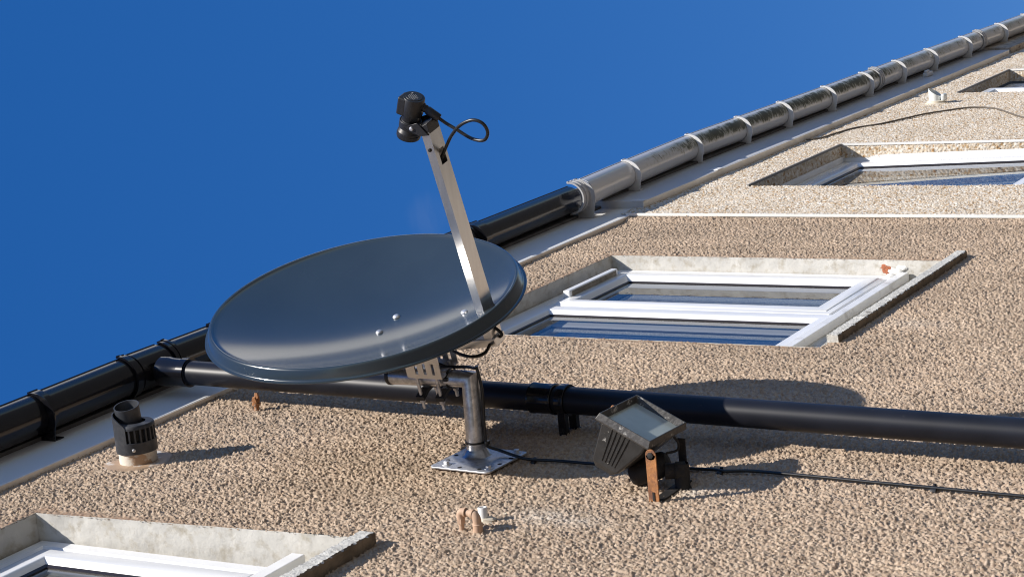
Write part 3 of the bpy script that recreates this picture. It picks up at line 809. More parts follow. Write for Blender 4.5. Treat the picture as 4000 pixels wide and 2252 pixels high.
for x in (6.765, 10.14, 11.89):
    mb = MB()
    yu = YG if x > 7 else (YG + YB) / 2 - .006
    zu = zg(x) if x > 7 else 5.415
    strap_ring(mb, x, 0.060, yu, zu, RG + .002, .0035)
    for dx in (-.026, .0, .026):
        strap_ring(mb, x + dx, 0.011, yu, zu, RG + .0055, .0035)
    u = mb.build('union_clip', MT['union'], ggut, smooth=40)
    if x < 7:
        gusset_bracket(x + 0.035, yu, zu, RG + .004, -0.019, MT['union'], u, 'clip_bracket', w=0.02)

# ================================================================== downpipe
dp = thing('downpipe', (4.10, YB, 2.9), "black plastic downpipe running down the brown wall from the gutter outlet", "downpipe")
RP = 0.034
def pipe_x(z): return 4.187 - (5.24 - z) * (4.187 - 4.096) / (5.24 - 2.85)
mb = MB(); mb.tube([(pipe_x(z), YB, z) for z in (0.1, 1.5, 2.9, 4.0, 5.26)], RP, 40)
mb.build('pipe', MT['blackpipe'], dp, smooth=40)
mb = MB()
ax = (pipe_x(5) - pipe_x(4), 0, 1.0)
mb.lathe((pipe_x(4.035), YB, 4.035), ax, [(.034, -.003), (.0385, -.002), (.0395, .0), (.0395, .004), (.0378, .006), (.0378, .058), (.0392, .06), (.0392, .066), (.036, .068), (.034, .069)], 40)
mb.build('socket_collar', MT['black'], dp, smooth=40)
mb = MB()
mb.lathe((pipe_x(3.995), YB, 3.995), ax, [(.034, 0), (.0395, 0), (.040, .003), (.040, .022), (.0395, .025), (.034, .025)], 40)
for (lx, w) in ((-0.020, .009), (0.034, .009)):
    x = pipe_x(4.0) + lx
    mb.box((x - w, YB + .02, 3.997), (x + w, -0.002, 4.018)); mb.box((x - w - .003, -.006, 3.995), (x + w + .003, -.001, 4.020))
mb.build('pipe_clip', MT['black'], dp, smooth=40, bevel=.001)
# upper strap out of the gutter
mb = MB(); mb.lathe((pipe_x(5.235), YB, 5.235), ax, [(.034, 0), (.0365, .0), (.037, .003), (.037, .026), (.0365, .028), (.034, .028)], 40)
mb.build('outlet_socket', MT['blackpipe'], dp, smooth=40)

# ================================================================== wall mount of the dish
PXM, PZM = 3.888, 4.120
mount = thing('dish_mount', (PXM, 0, PZM), "galvanised steel L shaped wall mount with square base plate", "dish mount")
mb = MB()
PL = [(3.788, 4.189), (3.768, 4.019), (3.941, 4.009), (3.950, 4.178)]     # turned slightly on the wall
cx = sum(p[0] for p in PL) / 4; cz = sum(p[1] for p in PL) / 4
ex = Vector((PL[2][0] - PL[1][0] + PL[3][0] - PL[0][0], 0, PL[2][1] - PL[1][1] + PL[3][1] - PL[0][1])).normalized()
ez = Vector((-ex.z, 0, ex.x))
S = 0.086
def plate_holes(mb):
    # square plate with rounded corners, drilled through: built as a grid ring round every hole
    import bmesh
    holes = [(-.062, .070), (.062, .070), (-.062, -.070), (.062, -.070), (-.074, .03), (.074, .03), (-.074, -.035), (.074, -.035), (0.02, -.074), (-.02, .076)]
    return holes
outer = []
for (sx, sz) in ((1, 1), (-1, 1), (-1, -1), (1, -1)):
    a0 = {(1, 1): 0, (-1, 1): 90, (-1, -1): 180, (1, -1): 270}[(sx, sz)]
    for k in range(6):
        a = R(a0 + 18 * k); outer.append((sx * (S - .012) + .012 * math.cos(a), sz * (S - .012) + .012 * math.sin(a)))
vs = []; k = len(outer)
for y in (-.0085, -.0130):
    vs += [Vector((cx, y, cz)) + ex * p[0] + ez * p[1] for p in outer]
mb.add(vs, [tuple(range(k)), tuple(reversed(range(k, 2 * k)))] + [(i, (i + 1) % k, k + (i + 1) % k, k + i) for i in range(k)])
plate = mb.build('base_plate', MT['zinc'], mount, bevel=.001)
for (a, b) in ((-.030, .070), (.066, .038), (-.072, .006), (-.070, -.050), (.028, -.074), (-.02, -.074), (.074, -.012), (.010, .074)):
    c = Vector((cx, -.0133, cz)) + ex * a + ez * b
    MB().lathe(c, (0, -1, 0), [(.0001, .0003), (.0052, .0003), (.0056, .0), (.0056, -.003)], 14).build('fixing_hole', MT['dark'], plate)
def hexbolt(parent, c, axis, r, h, m, washer=True, name='bolt'):
    c = Vector(c); mb = MB()
    if washer: mb.lathe(c, axis, [(.0001, .0016), (r * 1.75, .0016), (r * 1.75, 0), (.0001, 0)], 20)
    mb.lathe(c, axis, [(r * 1.12, .0), (r * 1.12, h * .85), (r * .95, h), (.0001, h)], 6)
    return mb.build(name, m, parent, smooth=30)
for (a, b) in ((-.060, .052), (-.058, -.068), (.070, -.062), (.050, .066)):
    hexbolt(plate, Vector((cx, -.0130, cz)) + ex * a + ez * b, (0, -1, 0), .0068, .0085, MT['zinc'])
# pole out of the wall, mitred elbow, then upright
RPOLE = 0.0235
YP = -0.200
mb = MB()
mb.lathe((PXM, -.0130, PZM), (0, -1, 0), [(.036, 0), (.031, .004), (.0275, .012), (.0245, .016), (RPOLE, .018)], 32)
mb.tube([(PXM, -.010, PZM), (PXM, YP - 0.002, PZM - 0.003), (PXM + .001, YP - 0.002, 4.348)], [RPOLE, RPOLE * 1.16, RPOLE], 32)
mast = mb.build('mast_tube', MT['galv'], mount, smooth=50)
MB().lathe((PXM + .001, YP - .002, 4.3465), (0, 0, 1), [(.0246, -.006), (.0250, -.004), (.0250, .003), (.0235, .005), (.0001, .005)], 32).build('end_cap', MT['lnb'], mount, smooth=40)

# ================================================================== satellite dish
AZ = 0.2467
DC = Vector((3.8494, -0.4025, 4.3794))
n_ = Vector((-math.sin(AZ), -math.cos(AZ), -0.002)).normalized()
u_ = Vector((math.cos(AZ), -math.sin(AZ), 0))
v_ = u_.cross(n_)
if v_.z < 0: v_ = -v_
DW, DH = 0.3521, 0.3873
def D(u, v, a): return DC + u_ * u + v_ * v + n_ * a
dish = thing('satellite_dish', DC, "large dark grey oval satellite dish with steel feed arm on wall mount", "satellite dish")
DEPTH = 0.072
def dish_a(r, th):
    # shallow offset bowl, deepest a little below centre
    vv = r * math.sin(th)
    return -DEPTH * (1 - r * r) * (1 - 0.12 * vv)
def dish_mesh(mb, back=False):
    NR, NT = 30, 160
    vs = []; fs = []
    rings = []
    for i in range(NR + 1):
        r = 0.004 + (0.985 - 0.004) * i / NR
        rings.append((r, None))
    prof = [(0.992, 0.0005), (1.000, 0.0022), (1.008, 0.0022), (1.016, 0.0), (1.022, -0.004), (1.034, -0.021), (1.038, -0.0245), (1.044, -0.0260),
            (1.057, -0.0260), (1.059, -0.0280), (1.057, -0.0295), (1.040, -0.0295), (1.030, -.0245), (1.012, -.004), (0.998, -.001)]
    allr = [(r, None) for r, _ in rings] + prof
    for (r, a) in allr:
        for k in range(NT):
            th = 2 * math.pi * k / NT
            aa = dish_a(r, th) if a is None else a
            vs.append(D(math.cos(th) * DW * r, math.sin(th) * DH * r, aa))
    for i in range(NR, -1, -1):        # back of the sheet
        r = 0.004 + (0.985 - 0.004) * i / NR
        for k in range(NT):
            th = 2 * math.pi * k / NT
            vs.append(D(math.cos(th) * DW * r, math.sin(th) * DH * r, dish_a(r, th) - 0.0015))
    P = len(vs) // NT
    for i in range(P - 1):
        for k in range(NT):
            fs.append((i * NT + k, i * NT + (k + 1) % NT, (i + 1) * NT + (k + 1) % NT, (i + 1) * NT + k))
    fs.append(tuple(reversed(range(NT)))); fs.append(tuple((P - 1) * NT + k for k in range(NT)))
    mb.add(vs, fs)
mb = MB(); dish_mesh(mb)
refl = mb.build('reflector', MT['dish'], dish, smooth=40)
def surf(u, v):
    r = math.hypot(u / DW, v / DH); th = math.atan2(v / DH, u / DW)
    return D(u, v, dish_a(r, th))
for (u, v) in ((0.040, -0.056), (-0.040, -0.056), (0.018, -0.272)):
    MB().lathe(surf(u, v) + n_ * .0005, n_, [(.0092, 0), (.0088, .0022), (.0062, .0048), (.0025, .0058), (.0001, .0058)], 20).build('bolt', MT['zinc'], refl, smooth=60)
# feed arm: flat box section through the notch in the bottom rim
A0 = (0.0, -0.349, -0.085); A1 = (0.0, -0.3155, 0.437)
fa0 = D(*A0); fa1 = D(*A1)
ad = (fa1 - fa0).normalized(); av = (v_ - ad * v_.dot(ad)).normalized(); au = u_.copy()
AL = (fa1 - fa0).length
AW, AHh = 0.0232, 0.0108
FRA = (fa0, au, av, ad)
def arm_mesh():
    mb = MB()
    # tube with an open top and a rectangular cable window in the lower face
    w, h, t = AW, AHh, 0.0015
    s0, s1 = AL - 0.085, AL - 0.048
    mb.box((-w, h - t, 0), (w, h, AL), FRA)              # upper face
    mb.box((-w, -h, 0), (-w + t, h - t, AL), FRA)        # near side
    mb.box((w - t, -h, 0), (w, h - t, AL), FRA)          # far side
    mb.box((-w + t, -h, 0), (w - t, -h + t, s0), FRA)    # lower face below the window
    mb.box((-w + t, -h, s1), (w - t, -h + t, AL), FRA)
    mb.box((-w + t, -h, s0), (-0.010, -h + t, s1), FRA)
    mb.box((0.014, -h, s0), (w - t, -h + t, s1), FRA)
    return mb
arm = arm_mesh().build('feed_arm', MT['alu'], dish)
# screw on the arm side and stub
c = xf(FRA, (-AW, 0.001, AL - 0.042)); MB().lathe(c, -au, [(.0045, 0), (.0045, .002), (.003, .004), (.0001, .004)], 14).build('screw', MT['dark'], arm, smooth=40)
# rear leg of the arm under the bowl
mb = MB()
p0 = xf(FRA, (0, 0, 0.0)); p1 = D(0.0, -0.345, -0.100); p2 = D(0.0, -0.18, -0.120); 
tdir = (p2 - p1).normalized(); tn = (n_ - tdir * n_.dot(tdir)).normalized()
FRB = (p1 - tdir * 0.022, au, tdir, tn)
mb.box((-AW, 0, -.008), (AW, (p2 - p1).length + .02, .014), FRB)
leg = mb.build('arm_foot', MT['alu'], dish, bevel=.002)
# rear bracket: slotted channel between bowl and mast
yb = D(0, 0, 0)
mb = MB()
bk0 = Vector((PXM, YP, 4.22)); bd_ = Vector((n_.x, n_.y, 0)).normalized(); bu = u_.copy(); bz = Vector((0, 0, 1))
FRK = (bk0, bu, bd_, bz)
def slotted_plate(mb, u0, t):
    # three long slots left open between strips
    zs = [(-.048, -.036), (-.028, -.008), (.0, .020), (.028, .044)]
    lo, hi = .022, .118
    strips = [(-.052, -.036), (-.028, -.012), (-.004, .012), (.020, .046)]
    for (a, b) in strips: mb.box((u0, lo, a), (u0 + t, hi, b), FRK)
    for (a, b) in ((-.036, -.028), (-.012, -.004), (.012, .020)):
        mb.box((u0, lo, a), (u0 + t, lo + .010, b), FRK); mb.box((u0, lo + .040, a), (u0 + t, hi, b), FRK)
slotted_plate(mb, -.041, .003); slotted_plate(mb, .038, .003)
mb.box((-.041, .114, -.090), (.041, .118, .05), FRK)
mb.box((-.038, .019, -.050), (.038, .022, .044), FRK)
mb.build('mount_bracket', MT['alu'], dish)
# U-bolts round the mast with saddles and nuts on the wall side
for zz in (4.190, 4.246):
    mb = MB()
    for su in (-.033, .033):
        o = Vector((PXM, YP, zz)) + bu * su
        mb.tube([o + bd_ * .03, o - bd_ * .066], .0043, 12)
        mb.lathe(o - bd_ * .042, -bd_, [(.0075, 0), (.0075, .006), (.0065, .007), (.0001, .007)], 6)
    u = mb.build('u_bolt', MT['zinc'], dish, smooth=35)
    mb = MB(); o = Vector((PXM, YP, zz))
    FS = (o, bu, -bd_, bz)
    for su in (-1, 1):
        mb.hexa([xf(FS, p) for p in ((su * .012, .020, -.012), (su * .042, .030, -.012), (su * .042, .041, -.012), (su * .012, .030, -.012),
                                     (su * .012, .020, .012), (su * .042, .030, .012), (su * .042, .041, .012), (su * .012, .030, .012))])
    mb.box((-.014, .023, -.012), (.014, .030, .012), FS)
    mb.build('saddle_clamp', MT['lnb'], u, bevel=.001)

# LNB ------------------------------------------------------------------
LB = D(0.0, -0.294, 0.516); LF = D(0.0, -0.254, 0.424)
la = (LF - LB).normalized(); LL = (LF - LB).length
mb = MB()
mb.lathe(LB, la, [(.0001, 0.0), (.0185, 0.0), (.0190, .0012), (.0245, .0012), (.0255, .003), (.0255, .040), (.0235, .047), (.0215, .052), (.0205, .060),
                  (.0225, .062), (.0225, .0645), (.0205, .066), (.0225, .068), (.0225, .070), (.0205, .0715), (.0225, .0735), (.0225, .0755), (.0208, .077),
                  (.0222, .079), (.0245, .086), (.0268, .089), (.0268, .094), (.0280, .0945), (.0280, .101), (.0265, .105), (.022, .107), (.0001, .108)], 40)
lnb = mb.build('lnb', MT['lnb'], dish, smooth=35)
# raised side rib and label on the back cap
lu = (u_ - la * u_.dot(la)).normalized(); lv = la.cross(lu)
FRL = (LB, lu, lv, la)
mb = MB(); mb.box((-.0245, -.0285, .0015), (.008, -.006, .046), FRL)
mb.build('side_shell', MT['lnb'], lnb, bevel=.004)
mb = MB()
for k, (a, b, w) in enumerate(((-.004, .010, .003), (-.013, .0065, .010), (-.014, .003, .013), (-.014, -.0005, .014), (-.014, -.004, .012), (-.012, -.0075, .010), (-.008, -.011, .007))):
    mb.box((a, b - .0006, -.0004), (a + w * 1.6, b + .0006, .0), FRL)
mb.box((.007, -.012, -.0004), (.013, -.009, .0), FRL)
mb.build('label_print', MT['print'], lnb)
# connector leaving the body sideways and down
ca = D(0.004, -0.304, 0.492); cb_ = D(0.010, -0.338, 0.459)
cd = (cb_ - ca).normalized(); CL = (cb_ - ca).length
mb = MB(); mb.lathe(ca, cd, [(.010, -.012), (.010, .006), (.0085, .007), (.0085, .010), (.0095, .011), (.0095, .013), (.0085, .014), (.0085, .016), (.0100, .018), (.0100, CL), (.0088, CL + .002), (.0001, CL + .002)], 24)
mb.build('connector_boot', MT['lnb'], lnb, smooth=40)
# clip holding the LNB on the arm
mb = MB()
cc = LB + la * 0.070
mb.lathe(cc - la * .009, la, [(.0228, 0), (.0255, 0), (.0255, .018), (.0228, .018)], 32, closed=True)
top = fa1 + ad * 0.004
FRC = (top, au, av, ad)
mb.hexa([xf(FRC, p) for p in ((-.0230, -.0106, -.012), (.0230, -.0106, -.012), (.0230, .0106, -.012), (-.0230, .0106, -.012),
                              (-.0230, -.012, .018), (.0230, -.012, .018), (.0230, .020, .012), (-.0230, .020, .006))])
for su in (-1, 1):
    mb.hexa([xf(FRC, p) for p in ((su * .0233, -.010, -.010), (su * .0268, -.010, -.010), (su * .0268, .012, -.010), (su * .0233, .012, -.010),
                                  (su * .0233, .012, .022), (su * .0268, .012, .022), (su * .0268, .052, .016), (su * .0233, .044, .000))])
clip = mb.build('lnb_clip', MT['lnb'], dish, smooth=30, bevel=.001)
c = xf(FRC, (-.0268, .030, .010)); MB().lathe(c, -au, [(.005, 0), (.0045, .003), (.002, .0042), (.0001, .0042)], 16).build('screw', MT['zinc'], clip, smooth=50)

# ================================================================== coaxial cable
cable = thing('coaxial_cable', (3.905, -0.01, 3.9), "black coaxial cable looping from the dish and along the brown wall", "cable")
RC = 0.0039
end_c = ca + cd * (CL)
w_in = xf(FRA, (0.004, 0.0, AL - 0.075))
loop = [end_c - cd * .004, end_c + cd * 0.02, D(.012, -.376, .430), D(0.010, -.412, .408), D(0.004, -.447, .406), D(-.004, -.467, .428), D(-.010, -.463, .452),
        D(-.012, -.440, .461), D(-.010, -.405, .449), D(-.004, -.372, .423), D(.002, -.348, .396), D(.005, -.332, .376), w_in]
mb = MB(); mb.tube(smooth_path(loop, 10), RC, 14)
mb.build('cable_loop', MT['rubber'], cable, smooth=60)
def un(px, py, y):       # point of the plane y on the line of sight of that spot
    d = right * (px - 2000) + down * (py - 1126) + fwd * 7809.35
    t = (y + 1.3672) / d.y
    return Vector((0, -1.3672, 1.6)) + d * t
mb = MB()
tail = [D(0.0, -0.352, -0.06), D(0.002, -0.372, -0.085), un(1922, 1330, -.305), un(1896, 1375, -.290), un(1850, 1392, -.282), un(1800, 1383, -.275), un(1752, 1362, -.27), D(0.03, -0.12, -.14)]
mb.tube(smooth_path(tail, 8), RC, 12)
mb.build('cable_tail', MT['rubber'], cable, smooth=60)
rr = RPOLE + RC
run = [D(.02, -.10, -.15), un(1722, 1424, YP - .030), un(1772, 1432, YP - .026), un(1826, 1432, YP - .030), un(1860, 1438, YP - .036), (PXM + .003, YP - .030, PZM - .022),
       (PXM + .004, -.180, PZM - .0295), (PXM + .003, -.12, PZM - .0285), (PXM + .0, -.06, PZM - .028), (PXM - .002, -.040, PZM - .031), (3.899, -.026, 4.062), (3.890, -.0185, 4.015), (3.889, -.0125, 3.975),
       (3.900, -.0105, 3.90), (3.896, -.0115, 3.778), (3.912, -.0108, 3.62), (3.921, -.0108, 3.516), (3.914, -.012, 3.481), (3.928, -.0118, 3.43), (3.932, -.0108, 3.383), (3.926, -.0108, 3.25), (3.918, -.0108, 3.12),
       (3.913, -.0108, 2.997), (3.908, -.0108, 2.9), (3.903, -.0108, 2.796), (3.895, -.0108, 2.5), (3.89, -.0108, 1.0)]
mb.tube(smooth_path(run, 8), RC, 12)
mb.build('cable_run', MT['rubber'], cable, smooth=60)
def cliplet(z, x, big=1.0):
    mb = MB(); mb.lathe((x, -.002, z), (0, 0, 1), [(.0001, -.005 * big), (.008 * big, -.005 * big), (.0085 * big, 0), (.008 * big, .005 * big), (.0001, .005 * big)], 12)
    mb.lathe((x + .008, -.003, z), (0, -1, 0), [(.004, 0), (.004, .012 * big), (.0001, .013 * big)], 10)
    mb.build('cable_clip', MT['lnb'], cable, smooth=40)
cliplet(2.992, 3.912, 1.2); cliplet(3.965, 3.890); cliplet(3.492, 3.916, 1.2)
mb = MB()
mb.lathe((PXM, -.045, PZM), (0, -1, 0), [(RPOLE + .0002, 0), (RPOLE + .002, 0), (RPOLE + .002, .005), (RPOLE + .0002, .005)], 32, closed=True)
mb.lathe((PXM, -.0475, PZM - .0325), (0, -1, 0), [(.0001, -.004), (.0065, -.004), (.0065, .004), (.0001, .004)], 12)
mb.build('cable_tie', MT['rubber'], cable, smooth=40)
mb = MB()
mb.lathe((PXM, YP - .002, 4.168), (0, 0, 1), [(RPOLE + .0002, 0), (RPOLE + .002, 0), (RPOLE + .002, .005), (RPOLE + .0002, .005)], 32, closed=True)
mb.box((PXM - RPOLE - .009, YP - .010, 4.164), (PXM - RPOLE + .001, YP - .002, 4.176))
mb.build('cable_tie', MT['rubber'], cable, smooth=40)

# ================================================================== floodlight
fl = thing('floodlight', (3.77, 0, 3.545), "weathered black floodlight on a rusty strap bracket beside the downpipe", "floodlight")
A = Vector((3.862, -.194, 3.660)); B = Vector((3.700, -.197, 3.671)); Cc = Vector((3.700, -.141, 3.548)); Dd = Vector((3.862, -.139, 3.539))
fx_ = ((A - B) + (Dd - Cc)).normalized(); fz_ = ((B - Cc) + (A - Dd)); fz_ = (fz_ - fx_ * fz_.dot(fx_)).normalized(); fn = fx_.cross(fz_)
if fn.y > 0: fn = -fn
fc = (A + B + Cc + Dd) / 4
hw, hh = (A - B).length / 2, (B - Cc).length / 2
FF = (fc, fx_, fz_, fn)        # local: x along wall, y up the face, z out of the face
def quadring(mb, prof, fr):
    vs = []
    for (w, h, z) in prof: vs += [xf(fr, p) for p in ((-w, -h, z), (w, -h, z), (w, h, z), (-w, h, z))]
    fs = []
    for i in range(len(prof) - 1):
        for k in range(4): fs.append((i * 4 + k, i * 4 + (k + 1) % 4, i * 4 + 4 + (k + 1) % 4, i * 4 + 4 + k))
    mb.add(vs, fs)
mb = MB()
quadring(mb, [(hw - .006, hh - .006, -.022), (hw + .002, hh + .002, -.020), (hw + .004, hh + .004, -.016), (hw, hh, 0), (hw - .003, hh - .003, 0.0), (hw - .007, hh - .007, -.012), (hw - .009, hh - .009, -.018)], FF)
bez = mb.build('bezel', MT['bezel'], fl, bevel=.001)
MB().box((-hw + .0085, -hh + .0085, -.019), (hw - .0085, hh - .0085, -.0155), FF).build('lens', MT['lampglass'], fl)
# tapering ribbed body
mb = MB()
def body(z, s, dy=0): return (hw * s, hh * s, z)
# the rear end sits high: the underside slants up to it
P = [(hw - .008, -hh + .007, hh - .007, -.021), (hw - .010, -hh + .014, hh - .008, -.045), (hw - .013, -.014, hh - .012, -.118), (hw - .020, .002, hh - .020, -.133), (hw - .024, .008, hh - .026, -.135)]
vs = []
for (w, a, b, z) in P: vs += [xf(FF, p) for p in ((-w, a, z), (w, a, z), (w, b, z), (-w, b, z))]
fs = []
for i in range(len(P) - 1):
    for k in range(4): fs.append((i * 4 + k, i * 4 + (k + 1) % 4, i * 4 + 4 + (k + 1) % 4, i * 4 + 4 + k))
n0 = len(vs) - 4; fs.append((n0, n0 + 1, n0 + 2, n0 + 3))
bod = mb.add(vs, fs).build('body', MT['lamp'], fl, bevel=.004)
for k in range(5):
    y = .030 - k * .0115
    for sgn in (-1, 1):
        x0 = sgn * (hw - .0095); x1 = sgn * (hw - .0140); y1 = .032 - k * .0085
        pts = ((x0, y - .001, -.024), (x0, y + .001, -.024), (x1, y1 + .001, -.108), (x1, y1 - .001, -.108))
        vs = [xf(FF, p) for p in pts] + [xf(FF, (p[0] + sgn * .003, p[1], p[2])) for p in pts]
        MB().hexa(vs).build('cooling_rib', MT['lamp'], bod)
MB().lathe(xf(FF, (-hw * .1, hh + .004, -.012)), fz_, [(.006, -.002), (.006, .004), (.004, .006), (.0001, .006)], 12).build('bezel_screw', MT['rustbolt'], bez, smooth=40)
# rusty near strap, dark far strap, foot plate
mb = MB()
def strap(mb, x, z, y0, y1, w=0.012, t=.0035, lean=0.0):
    mb.hexa([(x, y0, z - w), (x + t, y0, z - w), (x + t, y0, z + w), (x, y0, z + w), (x + lean, y1, z - w), (x + t + lean, y1, z - w), (x + t + lean, y1, z + w), (x + lean, y1, z + w)])
strap(mb, 3.692, 3.548, -.004, -.112, .0125)
mb.lathe((3.692, -.112, 3.548), (1, 0, 0), [(.0001, 0), (.0125, 0), (.0125, .0035), (.0001, .0035)], 24)
st = mb.build('strap_arm', MT['rust'], fl, bevel=.0008)
tag(st, "rusty orange strap arm")
MB().lathe((3.6915, -.111, 3.548), (-1, 0, 0), [(.0075, 0), (.0075, .0022), (.004, .003), (.0001, .003)], 6).build('pivot_bolt', MT['lampdark'], st, smooth=30)
mb = MB(); mb.box((3.6905, -.028, 3.545), (3.6918, -.008, 3.550)); mb.build('strap_slot', MT['lampdark'], st)
mb = MB(); strap(mb, 3.834, 3.543, -.004, -.108, .0095); mb.build('strap_arm', MT['lampdark'], fl, bevel=.0008)
mb = MB(); mb.box((3.694, -.0085, 3.530), (3.848, -.0045, 3.556)); mb.build('foot_plate', MT['lampdark'], fl, bevel=.0008)
# junction knuckle and cable gland behind the lamp
mb = MB()
mb.lathe((3.800, -.036, 3.625), (0.25, -.35, -.85), [(.0001, -.03), (.020, -.03), (.026, -.02), (.030, .0), (.030, .035), (.026, .055), (.020, .062), (.0001, .063)], 28)
mb.lathe((3.79, -.045, 3.555), (.45, .05, -.9), [(.0001, -.01), (.017, -.01), (.018, .012), (.021, .013), (.021, .034), (.015, .038), (.0001, .038)], 24)
mb.lathe((3.80, -.05, 3.53), (0, 1, 0), [(.016, -.012), (.018, .0), (.017, .04), (.021, .049), (.0001, .049)], 24)
mb.build('junction_knuckle', MT['lampdark'], fl, smooth=40)
mb = MB(); mb.tube(smooth_path([xf(FF, (.03, -hh - .004, -.02)), xf(FF, (.035, -hh - .016, -.03)), xf(FF, (.04, -hh - .018, -.05)), xf(FF, (.02, -hh - .004, -.06))], 8), .0028, 8)
mb.build('lamp_wire', MT['lampdark'], fl, smooth=60)

# ================================================================== boiler flue
FX, FZ = 3.666, 4.995
flue = thing('flue', (FX, 0, FZ), "black plastic boiler flue terminal on a white stub in tan sealant", "flue")
rng = random.Random(3)
mb = MB(); vs = []; fs = []; n = 48
for (rr_, y) in ((0.044, -.006), (0.060, -.0055), (0.076, -.0055), (0.084, -.004), (0.087, .001)):
    for k in range(n):
        a = 2 * math.pi * k / n
        w = 1 + 0.10 * math.sin(2 * a + 2.2) + 0.07 * math.sin(3 * a + .4) + 0.03 * math.sin(7 * a)
        q = rr_ * (1 + (w - 1) * min(1, (rr_ - .044) / .03))
        vs.append((FX + q * math.cos(a), y - rng.uniform(0, .0008), FZ + q * math.sin(a)))
for i in range(4):
    for k in range(n): fs.append((i * n + k, i * n + (k + 1) % n, (i + 1) * n + (k + 1) % n, (i + 1) * n + k))
mb.add(vs, fs); mb.build('sealant_flange', MT['sealant'], flue, smooth=60)
MB().lathe((FX, 0, FZ), (0, -1, 0), [(.0480, .001), (.0480, .042)], 48).build('stub', MT['fluewhite'], flue, smooth=60)
# collar with vent slots: ribs between dark gaps
mb = MB()
mb.lathe((FX, 0, FZ), (0, -1, 0), [(.047, .035), (.0525, .035), (.0525, .064), (.050, .065)], 48)
def ring_face(y): pass
for k in range(22):
    a = 2 * math.pi * (k + .5) / 22
    e1 = Vector((math.cos(a), 0, math.sin(a))); e2 = Vector((-math.sin(a), 0, math.cos(a)))
    mb.box((.044, -.0022, .063), (.0514, .0022, .102), ((FX, 0, FZ), e1, e2, (0, -1, 0)))
mb.lathe((FX, 0, FZ), (0, -1, 0), [(.050, .098), (.0518, .098), (.0508, .105), (.048, .108), (.030, .110)], 48)
col = mb.build('cowl', MT['fluepl'], flue, smooth=40)
MB().lathe((FX, 0, FZ), (0, -1, 0), [(.0435, .05), (.0435, .103), (.0001, .103)], 40).build('cowl_inside', MT['dark'], col, smooth=60)
MB().lathe((FX - .044, -.047, FZ - .029), (-.83, 0, -.55), [(.0045, -.002), (.0045, .0012), (.002, .003), (.0001, .003)], 14).build('screw', MT['zinc'], col, smooth=50)
# upper outlet pipe, with the shroud standing behind it
mb = MB()
vs = []; fs = []; n = 48
for (r_, y, cut) in ((.0285, .08, 0), (.0325, .106, 0), (.0315, .140, .7), (.0325, .146, 1), (.0325, .148, 1), (.0298, .148, 1), (.028, .12, .5), (.027, .08, 0), (.0001, .08, 0)):
    for k in range(n):
        a = 2 * math.pi * k / n
        vs.append((FX + .004 + r_ * math.cos(a), -y - cut * .0065 * math.cos(a - .25), FZ + .012 + .06 * y + r_ * math.sin(a)))
for i in range(8):
    for k in range(n): fs.append((i * n + k, i * n + (k + 1) % n, (i + 1) * n + (k + 1) % n, (i + 1) * n + k))
mb.add(vs, fs)
mb.build('outlet_pipe', MT['fluepl'], flue, smooth=50)
mb = MB(); vs = []; fs = []; n = 24
for k in range(n + 1):
    a = R(35 + 160 * k / n)
    top = .104 + .030 * math.sin(math.pi * k / n) ** .7
    for (rr_, y) in ((.0525, .05), (.0525, top), (.0495, top), (.0495, .05)):
        vs.append((FX + rr_ * math.cos(a), -y, FZ + rr_ * math.sin(a)))
for k in range(n):
    for j in range(4): fs.append((k * 4 + j, k * 4 + (j + 1) % 4, k * 4 + 4 + (j + 1) % 4, k * 4 + 4 + j))
fs += [(0, 1, 2, 3), (n * 4 + 3, n * 4 + 2, n * 4 + 1, n * 4)]
mb.add(vs, fs); mb.build('shroud', MT['fluepl'], flue, smooth=40)

# ================================================================== small things on the brown wall
ab = thing('anchor_bolt', (4.142, 0, 4.984), "rusty old anchor bolt sticking out of the wall below the eaves", "bolt")
mb = MB(); mb.lathe((4.142, .0, 4.984), (0.1, -1, 0.0), [(.0075, 0), (.0075, .016), (.0115, .018), (.0125, .024), (.0085, .026), (.008, .032), (.0001, .032)], 12)
mb.build('shank', MT['rustbolt'], ab, smooth=40)
mb = MB()
for s in (-1, 1):
    mb.hexa([(4.142 + s * .001, -.029, 4.975), (4.142 + s * .008, -.029, 4.975), (4.142 + s * .008, -.029, 4.992), (4.142 + s * .001, -.029, 4.992),
             (4.142 + s * .004, -.048 - s * .004, 4.979), (4.142 + s * .009, -.046 - s * .004, 4.979), (4.142 + s * .009, -.044 - s * .004, 4.988), (4.142 + s * .004, -.048 - s * .004, 4.988)])
mb.build('split_end', MT['rustbolt'], ab)

cp = thing('pipe_fitting', (3.418, 0, 3.853), "tan painted double elbow pipe fitting bent back into the wall", "pipe fitting")
mb = MB()
z1, z2 = 3.874, 3.834; xa = 3.420
def rpipe(path, r, nm, sub=6): mb = MB(); mb.tube(path, r, 20); return mb.build(nm, MT['tanpaint'], cp, smooth=50)
arc = []
mb = MB()
mb.tube([(xa, .0, z1), (xa, -.022, z1)], .0058, 18)
mb.lathe((xa, -.020, z1), (0, -1, 0), [(.0058, 0), (.0098, .0), (.0098, .011), (.0085, .012)], 6)
mb.tube(smooth_path([(xa, -.028, z1), (xa, -.040, z1), (xa, -.0455, z1 - .004), (xa, -.046, z1 - .013)], 6), .0088, 20)
mb.lathe((xa, -.0455, z1 - .010), (0, .03, -1), [(.0088, 0), (.0102, 0), (.0105, .004), (.0085, .005)], 20)
mb.build('elbow', MT['tanpaint'], cp, smooth=45)
mb = MB()
mb.lathe((xa, -.0448, z1 - .015), (0, .12, -1), [(.0068, 0), (.0074, .002), (.0074, .008), (.0098, .012), (.0108, .014), (.0108, .018), (.0085, .019)], 20)
mb.build('coupling', MT['tanpaint'], cp, smooth=45)
mb = MB()
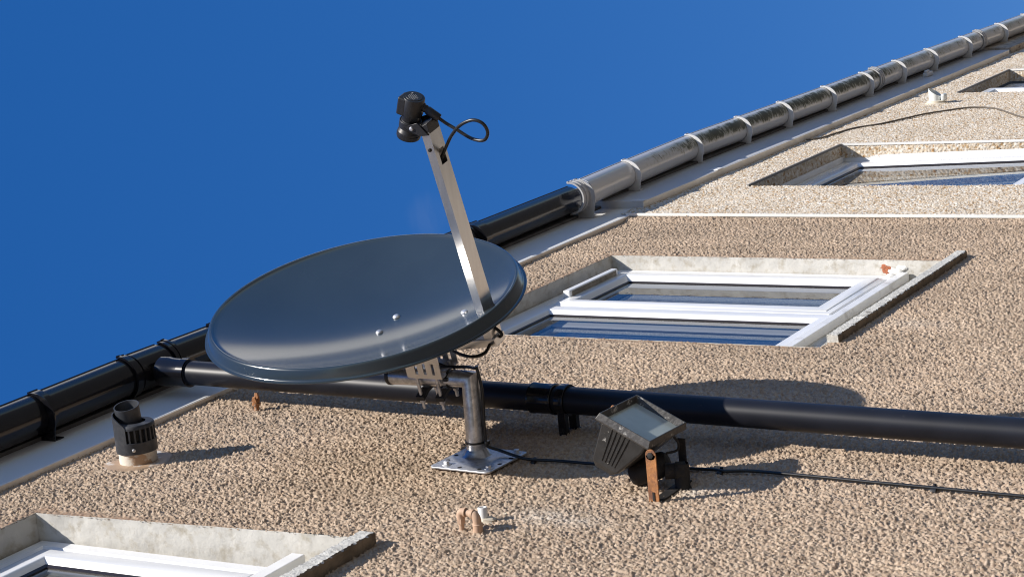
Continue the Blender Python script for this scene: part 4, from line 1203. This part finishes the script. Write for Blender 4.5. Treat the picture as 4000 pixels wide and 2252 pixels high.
mb.tube(smooth_path([(xa, -.0425, z1 - .032), (xa - .001, -.0405, z1 - .037), (xa - .002, -.034, z1 - .041), (xa - .002, -.022, z1 - .042)], 6), .0094, 20)
mb.lathe((xa - .002, -.024, z1 - .042), (0, 1, 0), [(.0094, 0)] + [(.0104 if i % 2 else .0112, .002 + i * .0022) for i in range(9)] + [(.0098, .026)], 20)
mb.build('elbow', MT['tanpaint'], cp, smooth=45)

op = thing('overflow_pipe', (3.487, 0, 3.860), "short white overflow pipe stub poking out beside the tan pipe fitting", "pipe")
MB().lathe((3.487, 0, 3.860), (0.05, -1, 0.05), [(.0103, -.002), (.0103, .034), (.0098, .0345), (.0080, .0345), (.0080, .012), (.0001, .012)], 28).build('pipe', MT['whitepl'], op, smooth=45)
mb = MB(); lump(mb, (3.487, -.004, 3.852), .020, .009, .020, 41, 14)
mb.build('mortar_fillet', MT['ventbase'], op, smooth=30)

# ================================================================== small things on the cream wall
vt = thing('wall_vent', (9.83, YN, 4.97), "white plastic vent outlet with hooded mouth on the cream wall", "vent")
VX, VZ = 9.83, 4.975
MB().lathe((VX, YN, VZ), (0, -1, 0), [(.060, -.002), (.058, .006), (.046, .009), (.044, .018), (.036, .019), (.0001, .019)], 40).build('base_flange', MT['ventbase'], vt, smooth=40)
mb = MB(); vs = []; fs = []; n = 32
for k in range(n):
    a = 2 * math.pi * k / n
    top = .060 + .020 * math.sin(a)
    for (rr_, y) in ((.032, .015), (.032, top), (.029, top), (.029, .02)):
        vs.append((VX + rr_ * math.cos(a), YN - y, VZ + .006 + rr_ * math.sin(a)))
for k in range(n):
    j = (k + 1) % n
    for i in range(3): fs.append((k * 4 + i, k * 4 + i + 1, j * 4 + i + 1, j * 4 + i))
mb.add(vs, fs); mb.build('outlet_tube', MT['vent'], vt, smooth=40)
MB().box((VX - .026, YN - .052, VZ - .052), (VX + .026, YN - .015, VZ - .030)).build('side_lobe', MT['vent'], vt, bevel=.01)

wire = thing('wall_cable', (9.2, YN, 4.9), "thin grey cable arching across the cream wall below the eaves", "cable")
wp = [(8.66, -.026, 5.21), (8.711, -.026, 5.16), (8.857, -.027, 5.133), (9.006, -.027, 5.099), (9.12, -.027, 5.016), (9.287, -.027, 4.95), (9.426, -.027, 4.898), (9.531, -.027, 4.821),
      (9.603, -.028, 4.744), (9.608, -.028, 4.67), (9.544, -.028, 4.576), (9.362, -.028, 4.448), (9.223, -.028, 4.347), (8.9, -.028, 4.1), (8.75, -.028, 3.5)]
MB().tube(smooth_path(wp, 8), .0042, 8).build('wire', MT['thinwire'], wire, smooth=60)
